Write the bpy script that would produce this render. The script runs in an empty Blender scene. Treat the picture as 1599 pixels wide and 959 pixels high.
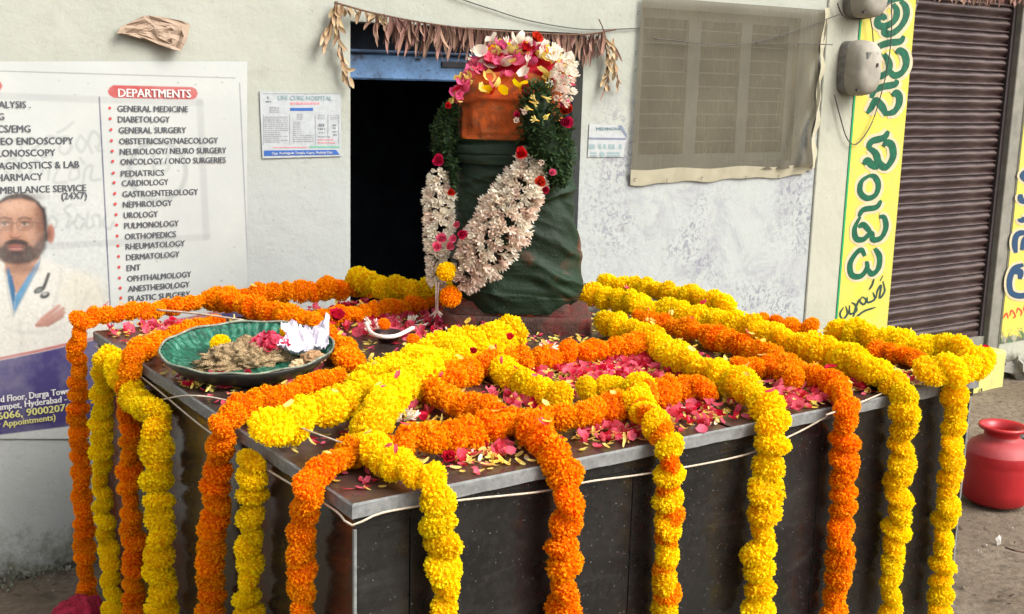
import bpy, math, random
import numpy as np
from mathutils import Vector, Matrix, noise as mnoise

# ------------------------------------------------------------------ camera
IW, IH = 1599.0, 959.0
CX, CY = 799.5, 479.5
F = 1844.2
TZ = 0.85                       # height of the plinth top above the ground
WY = 1.983                      # distance of the house wall behind the plinth's front edge
SC = bpy.context.scene
COL = SC.collection
vx = np.array([3497 - CX, 190 - CY, F]); vx /= np.linalg.norm(vx)
vy = np.array([-504 - CX, 82 - CY, F]); vy /= np.linalg.norm(vy)
vz = np.cross(vx, vy); vz /= np.linalg.norm(vz)
vy = np.cross(vz, vx)
R = np.array([vx, vy, vz])      # rows: world axes seen from the camera (right, down, forward)
CAM = -(R @ np.array([550 - CX, 788 - CY, F])) * 1.95 / F + np.array([0, 0, TZ])

def ray(p): return R @ np.array([p[0] - CX, p[1] - CY, F])
def onz(p, z):
    d = ray(p); return CAM + d * (z - CAM[2]) / d[2]
def ony(p, y):
    d = ray(p); return CAM + d * (y - CAM[1]) / d[1]
def onx(p, x):
    d = ray(p); return CAM + d * (x - CAM[0]) / d[0]
def onv(p, P, toward=0.0):      # upright plane through P that faces the camera
    n = np.array([R[0, 2], R[1, 2], 0.0]); n /= np.linalg.norm(n)
    d = ray(p); t = ((P - CAM) @ n - toward) / (d @ n)
    return CAM + d * t
def wall(px, py, off=0.0): return ony((px, py), WY - off)
def depth(P): return float((np.array(P) - CAM) @ R[:, 2])
def pxw(w, P): return w * depth(P) / F        # metres for w pixels at P
def proj(P):
    c = R.T @ (np.array(P) - CAM); return c[0] / c[2] * F + CX, c[1] / c[2] * F + CY

cam = bpy.data.objects.new('camera', bpy.data.cameras.new('camera'))
COL.objects.link(cam)
m = Matrix.Identity(4)
for i in range(3):
    m[i][0] = R[i, 0]; m[i][1] = -R[i, 1]; m[i][2] = -R[i, 2]; m[i][3] = CAM[i]
cam.matrix_world = m
cam.data.sensor_width = 36; cam.data.lens = F / IW * 36
cam.data.clip_start = 0.05; cam.data.clip_end = 500
SC.camera = cam

# ------------------------------------------------------------------ light
EL, AZ = math.radians(43), math.radians(152)
w = bpy.data.worlds.new('World'); SC.world = w; w.use_nodes = True
nt = w.node_tree; nt.nodes.clear()
sky = nt.nodes.new('ShaderNodeTexSky'); sky.sky_type = 'NISHITA'; sky.sun_disc = False
sky.sun_elevation = EL; sky.sun_rotation = AZ; sky.dust_density = 5; sky.air_density = 1.0
hs = nt.nodes.new('ShaderNodeHueSaturation'); hs.inputs['Saturation'].default_value = 0.25
bg = nt.nodes.new('ShaderNodeBackground'); bg.inputs['Strength'].default_value = 0.15
wo = nt.nodes.new('ShaderNodeOutputWorld')
nt.links.new(sky.outputs[0], hs.inputs['Color']); nt.links.new(hs.outputs[0], bg.inputs[0]); nt.links.new(bg.outputs[0], wo.inputs[0])
sl = bpy.data.lights.new('sun', 'SUN'); sl.energy = 1.5; sl.angle = math.radians(35); sl.color = (1, 0.965, 0.91)
so = bpy.data.objects.new('sun', sl); COL.objects.link(so)
sd = Vector((math.sin(AZ) * math.cos(EL), math.cos(AZ) * math.cos(EL), math.sin(EL)))
so.rotation_euler = sd.to_track_quat('Z', 'Y').to_euler(); so.location = (0, 0, 8)
SC.view_settings.view_transform = 'Standard'; SC.view_settings.look = 'None'
SC.view_settings.exposure = 1.0; SC.view_settings.gamma = 1.0
SC.render.engine = 'CYCLES'
SC.cycles.max_bounces = 6; SC.cycles.transparent_max_bounces = 8

rnd = random.Random(7)
nr = np.random.RandomState(5)

# ------------------------------------------------------------------ helpers
def tag(o, label=None, cat=None, group=None, kind=None):
    if label: o['label'] = label
    if cat: o['category'] = cat
    if group: o['group'] = group
    if kind: o['kind'] = kind
    return o
def empty(name, loc, label, cat, group=None):
    o = bpy.data.objects.new(name, None); COL.objects.link(o)
    o.location = loc; o.empty_display_size = 0.02
    return tag(o, label, cat, group)
def link(name, me, parent=None, loc=None, mat=None):
    o = bpy.data.objects.new(name, me); COL.objects.link(o)
    if parent is not None: o.parent = parent
    if loc is not None: o.location = loc
    if mat is not None and not me.materials: me.materials.append(mat)
    return o
def mesh(name, V, Fc, mat=None, smooth=False):
    me = bpy.data.meshes.new(name)
    me.from_pydata([tuple(map(float, v)) for v in V], [], Fc)
    if smooth: me.polygons.foreach_set('use_smooth', [True] * len(me.polygons))
    if mat: me.materials.append(mat)
    me.update(); return me
class MB:
    """collects geometry in world space; build() links one mesh (relative to its parent)"""
    def __init__(s): s.V = []; s.F = []
    def add(s, V, Fc):
        n = len(s.V); s.V += [np.array(v, float) for v in V]; s.F += [tuple(i + n for i in f) for f in Fc]; return s
    def box(s, a, b, bev=0.0):
        a = np.array(a, float); b = np.array(b, float)
        if bev <= 0:
            V = [(x, y, z) for x in (a[0], b[0]) for y in (a[1], b[1]) for z in (a[2], b[2])]
            return s.add(V, [(0, 1, 3, 2), (4, 6, 7, 5), (0, 4, 5, 1), (2, 3, 7, 6), (0, 2, 6, 4), (1, 5, 7, 3)])
        V = []; F_ = []
        pts = {}
        for i, x in enumerate((a[0], b[0])):
            for j, y in enumerate((a[1], b[1])):
                for k, z in enumerate((a[2], b[2])):
                    sx = bev if i == 0 else -bev; sy = bev if j == 0 else -bev; sz = bev if k == 0 else -bev
                    pts[i, j, k] = len(V); V += [(x, y + sy, z + sz), (x + sx, y, z + sz), (x + sx, y + sy, z)]
        def q(*l): F_.append(tuple(l))
        for i in (0, 1): q(*[pts[i, j, k] for j, k in ((0, 0), (0, 1), (1, 1), (1, 0))][::(1 if i == 0 else -1)])
        for j in (0, 1): q(*[pts[i, j, k] + 1 for i, k in ((0, 0), (1, 0), (1, 1), (0, 1))][::(1 if j == 0 else -1)])
        for k in (0, 1): q(*[pts[i, j, k] + 2 for i, j in ((0, 0), (0, 1), (1, 1), (1, 0))][::(1 if k == 0 else -1)])
        for i in (0, 1):
            for j in (0, 1): q(pts[i, j, 0], pts[i, j, 1], pts[i, j, 1] + 1, pts[i, j, 0] + 1)
            for k in (0, 1): q(pts[i, 0, k], pts[i, 1, k], pts[i, 1, k] + 2, pts[i, 0, k] + 2)
        for j in (0, 1):
            for k in (0, 1): q(pts[0, j, k] + 1, pts[1, j, k] + 1, pts[1, j, k] + 2, pts[0, j, k] + 2)
        for i in (0, 1):
            for j in (0, 1):
                for k in (0, 1): q(pts[i, j, k], pts[i, j, k] + 1, pts[i, j, k] + 2)
        return s.add(V, F_)
    def tube(s, pts, r, n=6, cap=True):
        pts = [np.array(p, float) for p in pts]; rings = []
        for i, p in enumerate(pts):
            t = pts[min(i + 1, len(pts) - 1)] - pts[max(i - 1, 0)]; t /= (np.linalg.norm(t) + 1e-9)
            u = np.cross(t, (0, 0, 1)) if abs(t[2]) < 0.9 else np.cross(t, (1, 0, 0)); u /= np.linalg.norm(u); v = np.cross(t, u)
            rr = r[i] if hasattr(r, '__len__') else r
            rings.append([p + rr * (math.cos(a) * u + math.sin(a) * v) for a in [2 * math.pi * k / n for k in range(n)]])
        V = [q for g in rings for q in g]
        Fc = [(i * n + k, i * n + (k + 1) % n, (i + 1) * n + (k + 1) % n, (i + 1) * n + k) for i in range(len(pts) - 1) for k in range(n)]
        if cap: Fc += [tuple(range(n))[::-1], tuple(range((len(pts) - 1) * n, len(pts) * n))]
        return s.add(V, Fc)
    def lathe(s, prof, c, n=40, fn=None, closed=True):
        V = []
        for (r_, z) in prof:
            for k in range(n):
                a = 2 * math.pi * k / n; rr = r_ * (fn(a, r_, z) if fn else 1)
                V.append((c[0] + rr * math.cos(a), c[1] + rr * math.sin(a), c[2] + z))
        Fc = [(i * n + k, i * n + (k + 1) % n, (i + 1) * n + (k + 1) % n, (i + 1) * n + k) for i in range(len(prof) - 1) for k in range(n)]
        if closed: Fc += [tuple(range(n))[::-1], tuple(range((len(prof) - 1) * n, len(prof) * n))]
        return s.add(V, Fc)
    def build(s, name, mat, parent=None, smooth=False):
        V = np.array(s.V)
        if parent is not None: V = V - np.array(world_loc(parent))
        me = mesh(name, V, s.F, mat, smooth)
        return link(name, me, parent)
def world_loc(o):
    p = Vector((0, 0, 0))
    while o is not None: p = p + o.location; o = o.parent
    return p
def catmull(P, step):
    P = [np.array(p, float) for p in P]
    if len(P) == 2: Q = [P[0] + (P[1] - P[0]) * t for t in np.linspace(0, 1, 40)]
    else:
        E = [2 * P[0] - P[1]] + P + [2 * P[-1] - P[-2]]; Q = []
        for i in range(1, len(E) - 2):
            for t in np.linspace(0, 1, 24, endpoint=False):
                a, b, c, d = E[i - 1:i + 3]
                Q.append(0.5 * ((2 * b) + (-a + c) * t + (2 * a - 5 * b + 4 * c - d) * t * t + (-a + 3 * b - 3 * c + d) * t ** 3))
        Q.append(P[-1])
    Q = np.array(Q); L = np.concatenate([[0], np.cumsum(np.linalg.norm(np.diff(Q, axis=0), axis=1))])
    n = max(2, int(round(L[-1] / step)) + 1); S = np.linspace(0, L[-1], n)
    return np.stack([np.interp(S, L, Q[:, k]) for k in range(3)], 1)

# ------------------------------------------------------------------ materials
def nmat(name):
    m_ = bpy.data.materials.new(name); m_.use_nodes = True
    return m_, m_.node_tree, m_.node_tree.nodes['Principled BSDF']
def N(t, kind, **kw):
    n = t.nodes.new(kind)
    for k, v in kw.items():
        if k in n.inputs: n.inputs[k].default_value = v
        else: setattr(n, k, v)
    return n
def ramp(t, fac, stops):
    r_ = t.nodes.new('ShaderNodeValToRGB'); t.links.new(fac, r_.inputs[0]); e = r_.color_ramp.elements
    while len(e) < len(stops): e.new(0.5)
    for el, (p, c) in zip(e, stops):
        el.position = p; el.color = (*c, 1) if hasattr(c, '__len__') else (c, c, c, 1)
    return r_.outputs[0]
def mix(t, fac, a, b, mode='MIX'):
    n = t.nodes.new('ShaderNodeMix'); n.data_type = 'RGBA'; n.blend_type = mode
    for s, v in ((0, fac), (6, a), (7, b)):
        if hasattr(v, 'links'): t.links.new(v, n.inputs[s])
        elif s == 0: n.inputs[0].default_value = v
        else: n.inputs[s].default_value = (*v, 1)
    return n.outputs[2]
def noise_(t, scale, detail=6, rough=0.6, coord='Object', dist=0.0):
    tc = t.nodes.new('ShaderNodeTexCoord'); n = N(t, 'ShaderNodeTexNoise', Scale=scale, Detail=detail, Roughness=rough, Distortion=dist)
    t.links.new(tc.outputs[coord], n.inputs['Vector']); return n.outputs['Fac']
def bump(t, b, h, strength, dist=0.01):
    n = N(t, 'ShaderNodeBump', Strength=strength, Distance=dist); t.links.new(h, n.inputs['Height']); t.links.new(n.outputs[0], b.inputs['Normal'])
def simple(name, c1, c2=None, rough=0.7, scale=30, bmp=0.3, spec=0.3, bd=0.004):
    m_, t, b = nmat(name); c2 = c2 or tuple(x * 0.75 for x in c1)
    f = noise_(t, scale)
    t.links.new(ramp(t, f, [(0.35, c2), (0.65, c1)]), b.inputs['Base Color'])
    b.inputs['Roughness'].default_value = rough; b.inputs['Specular IOR Level'].default_value = spec
    if bmp: bump(t, b, noise_(t, scale * 3), bmp, bd)
    return m_
def petalmat(name, deep, bright, hue=0.012, val=0.15, trans=0.48, rough=0.6):
    """petal: base-to-tip colour from the vertex attribute, a little different per flower"""
    m_, t, b = nmat(name)
    at = t.nodes.new('ShaderNodeAttribute'); at.attribute_name = 'tip'
    c = ramp(t, at.outputs['Fac'], [(0.0, deep), (0.75, bright)])
    oi = t.nodes.new('ShaderNodeObjectInfo')
    h = t.nodes.new('ShaderNodeHueSaturation')
    mr = N(t, 'ShaderNodeMapRange'); t.links.new(oi.outputs['Random'], mr.inputs[0]); mr.inputs[3].default_value = 0.5 - hue; mr.inputs[4].default_value = 0.5 + hue
    mv = N(t, 'ShaderNodeMath', operation='MULTIPLY_ADD'); mf = N(t, 'ShaderNodeMath', operation='FRACT'); mm = N(t, 'ShaderNodeMath', operation='MULTIPLY')
    t.links.new(oi.outputs['Random'], mm.inputs[0]); mm.inputs[1].default_value = 17.3; t.links.new(mm.outputs[0], mf.inputs[0])
    t.links.new(mf.outputs[0], mv.inputs[0]); mv.inputs[1].default_value = val; mv.inputs[2].default_value = 1 - val * 0.7
    t.links.new(mr.outputs[0], h.inputs['Hue']); t.links.new(mv.outputs[0], h.inputs['Value']); t.links.new(c, h.inputs['Color'])
    t.links.new(h.outputs[0], b.inputs['Base Color']); b.inputs['Roughness'].default_value = rough; b.inputs['Specular IOR Level'].default_value = 0.15
    tr = t.nodes.new('ShaderNodeBsdfTranslucent'); t.links.new(h.outputs[0], tr.inputs[0])
    ms = t.nodes.new('ShaderNodeMixShader'); ms.inputs[0].default_value = trans
    t.links.new(b.outputs[0], ms.inputs[1]); t.links.new(tr.outputs[0], ms.inputs[2])
    t.links.new(ms.outputs[0], t.nodes['Material Output'].inputs[0])
    return m_

M = {}
M['yellow'] = petalmat('yellow_marigold', (0.98, 0.61, 0.0), (0.99, 0.79, 0.004), hue=0.008)
M['orange'] = petalmat('orange_marigold', (0.90, 0.20, 0.0), (0.99, 0.39, 0.0), hue=0.010)
M['pink'] = petalmat('pink_rose', (0.50, 0.015, 0.07), (0.85, 0.16, 0.30), hue=0.02, val=0.4)
M['red'] = petalmat('red_rose', (0.42, 0.005, 0.015), (0.62, 0.015, 0.04), hue=0.015, val=0.4)
M['white'] = petalmat('white_tuberose', (0.74, 0.64, 0.44), (0.93, 0.88, 0.76), val=0.2)
M['blush'] = petalmat('blush_tuberose', (0.56, 0.28, 0.22), (0.82, 0.66, 0.55), val=0.25)
M['ypetal'] = petalmat('pale_yellow_petal', (0.78, 0.55, 0.08), (0.86, 0.74, 0.22), val=0.25)
M['leaf'] = petalmat('green_leaf', (0.014, 0.035, 0.012), (0.05, 0.095, 0.035), val=0.5, rough=0.45)
M['dry'] = petalmat('dried_leaf', (0.13, 0.068, 0.048), (0.31, 0.175, 0.13), val=0.5, hue=0.015, trans=0.15)
M['drypale'] = petalmat('pale_dried_leaf', (0.30, 0.18, 0.09), (0.50, 0.36, 0.21), val=0.5, trans=0.15)
M['string'] = simple('cotton_string', (0.55, 0.47, 0.36), (0.4, 0.33, 0.25), 0.9, 80)
M['wstring'] = simple('white_string', (0.8, 0.75, 0.68), (0.68, 0.55, 0.48), 0.9, 80)
M['wire'] = simple('black_wire', (0.05, 0.045, 0.04), (0.09, 0.08, 0.07), 0.6, 40)

# ------------------------------------------------------------------ ground
def ground_mat():
    m_, t, b = nmat('dusty_ground')
    f1 = noise_(t, 1.6, 8, 0.65); f2 = noise_(t, 45, 8, 0.7); f3 = noise_(t, 9, 5, 0.6, dist=0.5)
    c = ramp(t, f1, [(0.35, (0.15, 0.115, 0.080)), (0.65, (0.265, 0.215, 0.160))])
    c = mix(t, ramp(t, f2, [(0.42, 0.0), (0.62, 0.85)]), c, (0.12, 0.092, 0.068))
    c = mix(t, ramp(t, f3, [(0.58, 0.0), (0.66, 0.7)]), c, (0.085, 0.07, 0.052))
    t.links.new(c, b.inputs['Base Color']); b.inputs['Roughness'].default_value = 0.95; b.inputs['Specular IOR Level'].default_value = 0.1
    bump(t, b, noise_(t, 30, 10, 0.75), 0.8, 0.02); return m_
def hgt(x, y):
    return 0.012 * mnoise.noise(Vector((x * 2.1, y * 2.1, 0))) + 0.006 * mnoise.noise(Vector((x * 9, y * 9, 3)))
xs = np.concatenate([[-60, -30, -15], np.linspace(-6, 9, 240), [15, 30, 60]]); ys = np.concatenate([[-60, -30, -12, -6], np.linspace(-2.5, 4, 110), [12, 60]])
V = []; 
for y in ys:
    for x in xs: V.append((x, y, hgt(x, y) - 0.01))
nx = len(xs); Fc = [(j * nx + i, j * nx + i + 1, (j + 1) * nx + i + 1, (j + 1) * nx + i) for j in range(len(ys) - 1) for i in range(nx - 1)]
tag(link('ground', mesh('ground', V, Fc, ground_mat(), True)), kind='structure', label='dusty grey brown trodden ground')

# ------------------------------------------------------------------ house
def X_(px, py): return float(wall(px, py)[0])
def Z_(px, py): return float(wall(px, py)[2])
dx0, dx1 = X_(547, 240), X_(906, 240); dzt = Z_(547, 33)
wx0, wx1 = X_(998, 140), X_(1243, 140); wzt, wzb = Z_(1040, 14), Z_(1040, 256)
sx0, sx1 = X_(1383, 500), X_(1553, 430); szb = Z_(1460, 537); szt = Z_(1500, -60)
sg0 = X_(1302, 515); pil0 = X_(1262, 400); TOP = 3.3

def wall_mat(name, base, alt, patch=True):
    m_, t, b = nmat(name)
    tc = t.nodes.new('ShaderNodeTexCoord'); sp = t.nodes.new('ShaderNodeSeparateXYZ'); t.links.new(tc.outputs['Object'], sp.inputs[0])
    big = noise_(t, 1.3, 6, 0.6); mid = noise_(t, 6, 8, 0.7, dist=0.3); fine = noise_(t, 70, 6, 0.6)
    c = ramp(t, big, [(0.38, alt), (0.62, base)])
    c = mix(t, ramp(t, mid, [(0.52, 0.0), (0.74, 0.55)]), c, (0.26, 0.26, 0.21))
    # whitewash gets bluer and dirtier towards the damp foot of the wall
    def zmask(z0, z1):
        mr = N(t, 'ShaderNodeMapRange'); t.links.new(sp.outputs['Z'], mr.inputs[0])
        mr.inputs[1].default_value = z0; mr.inputs[2].default_value = z1; mr.inputs[3].default_value = 1; mr.inputs[4].default_value = 0; return mr.outputs[0]
    if patch:
        c = mix(t, N_mul(t, zmask(1.15, 1.45), 0.7), c, (0.345, 0.365, 0.36))
        # flaked spots
        fl = noise_(t, 38, 5, 0.75, dist=1.0)
        rg = noise_(t, 2.2, 3, 0.5)
        mk = N_mul2(t, ramp(t, fl, [(0.50, 0.0), (0.57, 1.0)]), ramp(t, rg, [(0.44, 0.0), (0.58, 1.0)]))
        mk = N_mul2(t, mk, zmask(1.35, 1.55))
        xm = N(t, 'ShaderNodeMapRange'); t.links.new(sp.outputs['X'], xm.inputs[0]); xm.inputs[1].default_value = dx1 - 0.1; xm.inputs[2].default_value = dx1 + 0.2
        mk = N_mul2(t, mk, xm.outputs[0])
        c = mix(t, N_mul(t, mk, 0.7), c, (0.13, 0.125, 0.17))
        dr = N_mul2(t, ramp(t, noise_(t, 5, 8, .75, dist=.8), [(0.50, 0.0), (0.66, .6)]), N_mul2(t, zmask(1.45, 1.7), xm.outputs[0]))
        c = mix(t, dr, c, (0.22, 0.22, 0.25))
    c = mix(t, ramp(t, noise_(t, 10, 9, 0.75, dist=.6), [(0.60, 0.0), (0.70, .45)]), c, (0.19, 0.19, 0.155))
    sp2 = ramp(t, noise_(t, 95, 3, 0.5), [(0.70, 0.0), (0.73, 0.8)])
    c = mix(t, sp2, c, (0.16, 0.13, 0.10))
    dm = N(t, 'ShaderNodeMath', operation='ADD'); t.links.new(zmask(0.0, 0.34), dm.inputs[0])
    nn = N(t, 'ShaderNodeMath', operation='MULTIPLY_ADD'); t.links.new(noise_(t, 9, 9, 0.75), nn.inputs[0]); nn.inputs[1].default_value = 1.6; nn.inputs[2].default_value = -0.95
    t.links.new(nn.outputs[0], dm.inputs[1])
    c = mix(t, ramp(t, dm.outputs[0], [(0.45, 0.0), (0.8, 0.9)]), c, (0.10, 0.10, 0.07))
    t.links.new(c, b.inputs['Base Color']); b.inputs['Roughness'].default_value = 0.9; b.inputs['Specular IOR Level'].default_value = 0.15
    h = mix(t, 0.12, noise_(t, 3.5, 9, 0.6), noise_(t, 50, 8, 0.7))
    bump(t, b, h, 0.5, 0.03); return m_
def N_mul(t, a, k):
    n = N(t, 'ShaderNodeMath', operation='MULTIPLY'); t.links.new(a, n.inputs[0]); n.inputs[1].default_value = k; return n.outputs[0]
def N_mul2(t, a, b):
    n = N(t, 'ShaderNodeMath', operation='MULTIPLY'); t.links.new(a, n.inputs[0]); t.links.new(b, n.inputs[1]); return n.outputs[0]
M['wall'] = wall_mat('cream_whitewash', (0.345, 0.355, 0.305), (0.30, 0.315, 0.268))
M['pillar'] = wall_mat('pale_cream_paint', (0.37, 0.365, 0.29), (0.33, 0.33, 0.265), patch=False)
M['concrete'] = simple('grey_concrete', (0.22, 0.205, 0.17), (0.15, 0.145, 0.12), 0.9, 12)
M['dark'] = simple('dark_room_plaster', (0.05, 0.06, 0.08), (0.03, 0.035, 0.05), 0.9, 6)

house = empty('house', (0, WY, 0), 'cream whitewashed house front with dark open doorway and netted window', 'house')
def wpart(name, x0, x1, z0, z1, mat, proud=0.0, th=0.20):
    MB().box((x0, WY - proud, z0), (x1, WY + th, z1)).build(name, mat, house)
W0 = -4.0; W9 = 8.5; th = 0.20
b = MB()
b.box((W0, WY, -0.1), (dx0, WY + th, TOP)); b.box((dx0, WY, dzt), (dx1, WY + th, TOP)); b.box((dx1, WY, -0.1), (wx0, WY + th, TOP))
b.box((wx0, WY, -0.1), (wx1, WY + th, wzb)); b.box((wx0, WY, wzt), (wx1, WY + th, TOP)); b.box((wx1, WY, -0.1), (pil0, WY + th, TOP))
b.build('wall', M['wall'], house)
b = MB(); b.box((pil0, WY - 0.010, -0.1), (sx0, WY + th, TOP), 0.004); b.box((sx0, WY - 0.010, szt), (sx1, WY + th, TOP))
b.build('pillar_plaster', M['pillar'], house)
jx1 = X_(1583, 300)
MB().box((sx1, WY - 0.004, -0.1), (jx1, WY + th, TOP), 0.004).build('door_jamb', M['concrete'], house)
MB().box((jx1, WY - 0.012, -0.1), (W9, WY + th, TOP), 0.004).build('side_wall', M['pillar'], house)
# dark room behind the doorway and the window
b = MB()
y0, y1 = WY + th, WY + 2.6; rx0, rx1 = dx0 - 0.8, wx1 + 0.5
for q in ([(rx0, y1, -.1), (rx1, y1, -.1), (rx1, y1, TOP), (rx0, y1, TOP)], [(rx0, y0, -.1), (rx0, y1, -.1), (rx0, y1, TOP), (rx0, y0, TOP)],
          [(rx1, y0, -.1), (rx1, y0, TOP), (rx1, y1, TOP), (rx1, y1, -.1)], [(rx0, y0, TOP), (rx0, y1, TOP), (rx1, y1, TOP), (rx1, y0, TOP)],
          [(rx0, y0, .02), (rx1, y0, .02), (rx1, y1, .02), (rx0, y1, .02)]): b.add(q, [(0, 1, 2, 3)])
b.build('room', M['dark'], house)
# eave over the street side, above the frame
MB().box((W0, WY - 0.30, TOP), (W9, WY + 2.8, TOP + 0.12)).build('roof', M['concrete'], house)
# blue lintel of the door frame
def blue_mat():
    m_, t, b = nmat('worn_blue_paint')
    c = ramp(t, noise_(t, 7, 7, 0.7), [(0.38, (0.015, 0.03, 0.06)), (0.48, (0.065, 0.14, 0.27)), (0.66, (0.10, 0.22, 0.42))])
    c = mix(t, ramp(t, noise_(t, 60, 4, 0.6), [(0.60, 0.0), (0.66, 0.8)]), c, (0.03, 0.04, 0.06))
    t.links.new(c, b.inputs['Base Color']); b.inputs['Roughness'].default_value = 0.55; bump(t, b, noise_(t, 25), 0.4, 0.01); return m_
M['blue'] = blue_mat()
fr = MB().box((dx0, WY + 0.05, Z_(550, 124)), (dx1, WY + 0.13, Z_(550, 82)), 0.006).build('door_frame', M['blue'], house)
MB().box((dx1 - 0.028, WY + 0.06, 0), (dx1, WY + 0.12, Z_(550, 124) - 0.002)).build('door_post', simple('dark_blue_paint', (0.02, 0.035, 0.06), None, 0.6, 20), house)
MB().box((dx0 + 0.001, WY + 0.15, Z_(550, 78)), (dx1 - 0.001, WY + 0.17, dzt)).build('transom_board', simple('dark_board', (0.03, 0.045, 0.07), (0.015, 0.02, 0.03), 0.7, 12), house)
b = MB()
b.box((dx0, WY + 0.035, Z_(550, 82) + 0.001), (dx1, WY + 0.14, Z_(550, 76)), 0.004)
b.build('ledge', simple('dark_blue_ledge', (0.05, 0.09, 0.16), (0.03, 0.05, 0.09), 0.6, 20), house)
b = MB(); lx = X_(700, 95); b.box((lx, WY + 0.042, Z_(700, 106)), (lx + 0.16, WY + 0.05, Z_(700, 96)), 0.002); lx = X_(660, 90); b.box((lx, WY + 0.044, Z_(660, 94)), (lx + 0.02, WY + 0.05, Z_(660, 91)), 0.002)
b.build('bolt', simple('dark_iron', (0.03, 0.03, 0.035), None, 0.5, 30), house)
# window: frame, mullions, bars
M['wframe'] = simple('grey_window_frame', (0.36, 0.38, 0.36), (0.28, 0.30, 0.28), 0.7, 15)
win = link('window', mesh('window', [], []), house)
win.data = bpy.data.meshes.new('window'); 
b = MB(); fy0, fy1 = WY + 0.03, WY + 0.09; ft = 0.035
b.box((wx0, fy0, wzb), (wx0 + ft, fy1, wzt)); b.box((wx1 - ft, fy0, wzb), (wx1, fy1, wzt)); b.box((wx0 + ft, fy0, wzb), (wx1 - ft, fy1, wzb + ft)); b.box((wx0 + ft, fy0, wzt - ft), (wx1 - ft, fy1, wzt))
V0 = np.array(b.V) - np.array(world_loc(house)); win.data.from_pydata([tuple(v) for v in V0], [], b.F); win.data.materials.append(M['wframe'])
for a_, c_ in ((1080, 1099), (1162, 1178)):
    MB().box((X_(a_, 140), fy0 + 0.004, wzb + ft), (X_(c_, 140), fy1 - 0.004, wzt - ft)).build('mullion', M['wframe'], win)
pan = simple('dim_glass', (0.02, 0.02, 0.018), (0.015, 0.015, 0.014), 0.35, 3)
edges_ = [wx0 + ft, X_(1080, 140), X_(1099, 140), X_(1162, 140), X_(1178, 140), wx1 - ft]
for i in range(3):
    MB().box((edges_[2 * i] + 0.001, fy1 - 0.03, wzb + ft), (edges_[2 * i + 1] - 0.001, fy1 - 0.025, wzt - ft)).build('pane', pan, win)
    for k in range(9):
        z = wzb + ft + (wzt - wzb - 2 * ft) * (k + 0.9) / 9.6
        MB().tube([(edges_[2 * i] + 0.001, fy0 + 0.015, z), (edges_[2 * i + 1] - 0.001, fy0 + 0.015, z)], 0.0030, 6).build('bar', M['wframe'], win)
# concrete step under the shutter, painted yellow
stepm = simple('yellow_painted_step', (0.52, 0.48, 0.14), (0.38, 0.36, 0.14), 0.85, 14)
stz = onz((1556, 590), 0.0)
MB().box((sg0, WY - 0.14, -0.05), (float(ony((1571, 570), WY - 0.14)[0]), WY - 0.013, float(ony((1545, 550), WY - 0.12)[2])), 0.012).build('step', stepm, house)

# roller shutter, slat by slat
shm = nmat('maroon_shutter')
t, bb = shm[1], shm[2]
tc = t.nodes.new('ShaderNodeTexCoord'); mp = N(t, 'ShaderNodeMapping'); mp.inputs['Scale'].default_value = (2.5, 1, 22); t.links.new(tc.outputs['Object'], mp.inputs[0])
nz = N(t, 'ShaderNodeTexNoise', Scale=2.2, Detail=7, Roughness=0.7); t.links.new(mp.outputs[0], nz.inputs['Vector'])
t.links.new(ramp(t, nz.outputs[0], [(0.42, (0.024, 0.010, 0.009)), (0.66, (0.080, 0.050, 0.043))]), bb.inputs['Base Color'])
t.links.new(ramp(t, nz.outputs[0], [(0.4, 0.35), (0.7, 0.7)]), bb.inputs['Roughness'])
M['shutter'] = shm[0]
shutter = link('roller_shutter', mesh('roller_shutter', [], []), house, (0, 0.07, 0)); 
b = MB()
for xx in (sx0, sx1 - 0.03): b.box((xx + 0.001, WY + 0.03, szb - 0.02), (xx + 0.029, WY + 0.1, szt))
V0 = np.array(b.V) - np.array(world_loc(shutter)); shutter.data.from_pydata([tuple(v) for v in V0], [], b.F); shutter.data.materials.append(simple('guide_rail', (0.05, 0.04, 0.04), None, 0.5, 20))
pitch = (Z_(1440, 15) - Z_(1440, 104)) / 4.0
prof = [(0.000, 0.0), (-0.010, 0.03), (-0.016, 0.10), (-0.010, 0.17), (-0.001, 0.20), (0.002, 0.24), (-0.006, 0.30), (-0.013, 0.42), (-0.015, 0.52), (-0.011, 0.66), (-0.004, 0.80), (0.002, 0.92), (0.002, 1.0)]
xa, xb = sx0 + 0.03, sx1 - 0.032
Vs = []; Fs = []
for (yy, zz) in prof: Vs += [(0, yy, -zz * pitch), (xb - xa, yy, -zz * pitch)]
for i in range(len(prof) - 1): Fs.append((2 * i, 2 * i + 2, 2 * i + 3, 2 * i + 1))
slat = mesh('slat', Vs, Fs, M['shutter'], True)
z = Z_(1440, 15) + 4 * pitch
while z > szb + 0.03:
    o = link('slat', slat, shutter); o.location = Vector((xa, WY + 0.055 + rnd.uniform(-.001, .001), z)) - world_loc(shutter)
    z -= pitch
MB().box((xa, WY + 0.04, szb - 0.01), (xb, WY + 0.075, z + 0.001)).build('bottom_rail', M['shutter'], shutter)
MB().tube([(xa + 0.055, WY + 0.045, Z_(1446, 0)), (xa + 0.02, WY + 0.043, Z_(1440, 30))], 0.005).build('handle_bar', simple('dull_steel', (0.3, 0.27, 0.25), None, 0.5, 30), shutter)
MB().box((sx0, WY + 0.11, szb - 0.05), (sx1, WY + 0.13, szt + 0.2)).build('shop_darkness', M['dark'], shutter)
MB().box((sx0, WY + 0.02, szb - 0.06), (sx1, WY + 0.2, szb - 0.011)).build('threshold', M['concrete'], house)

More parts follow.
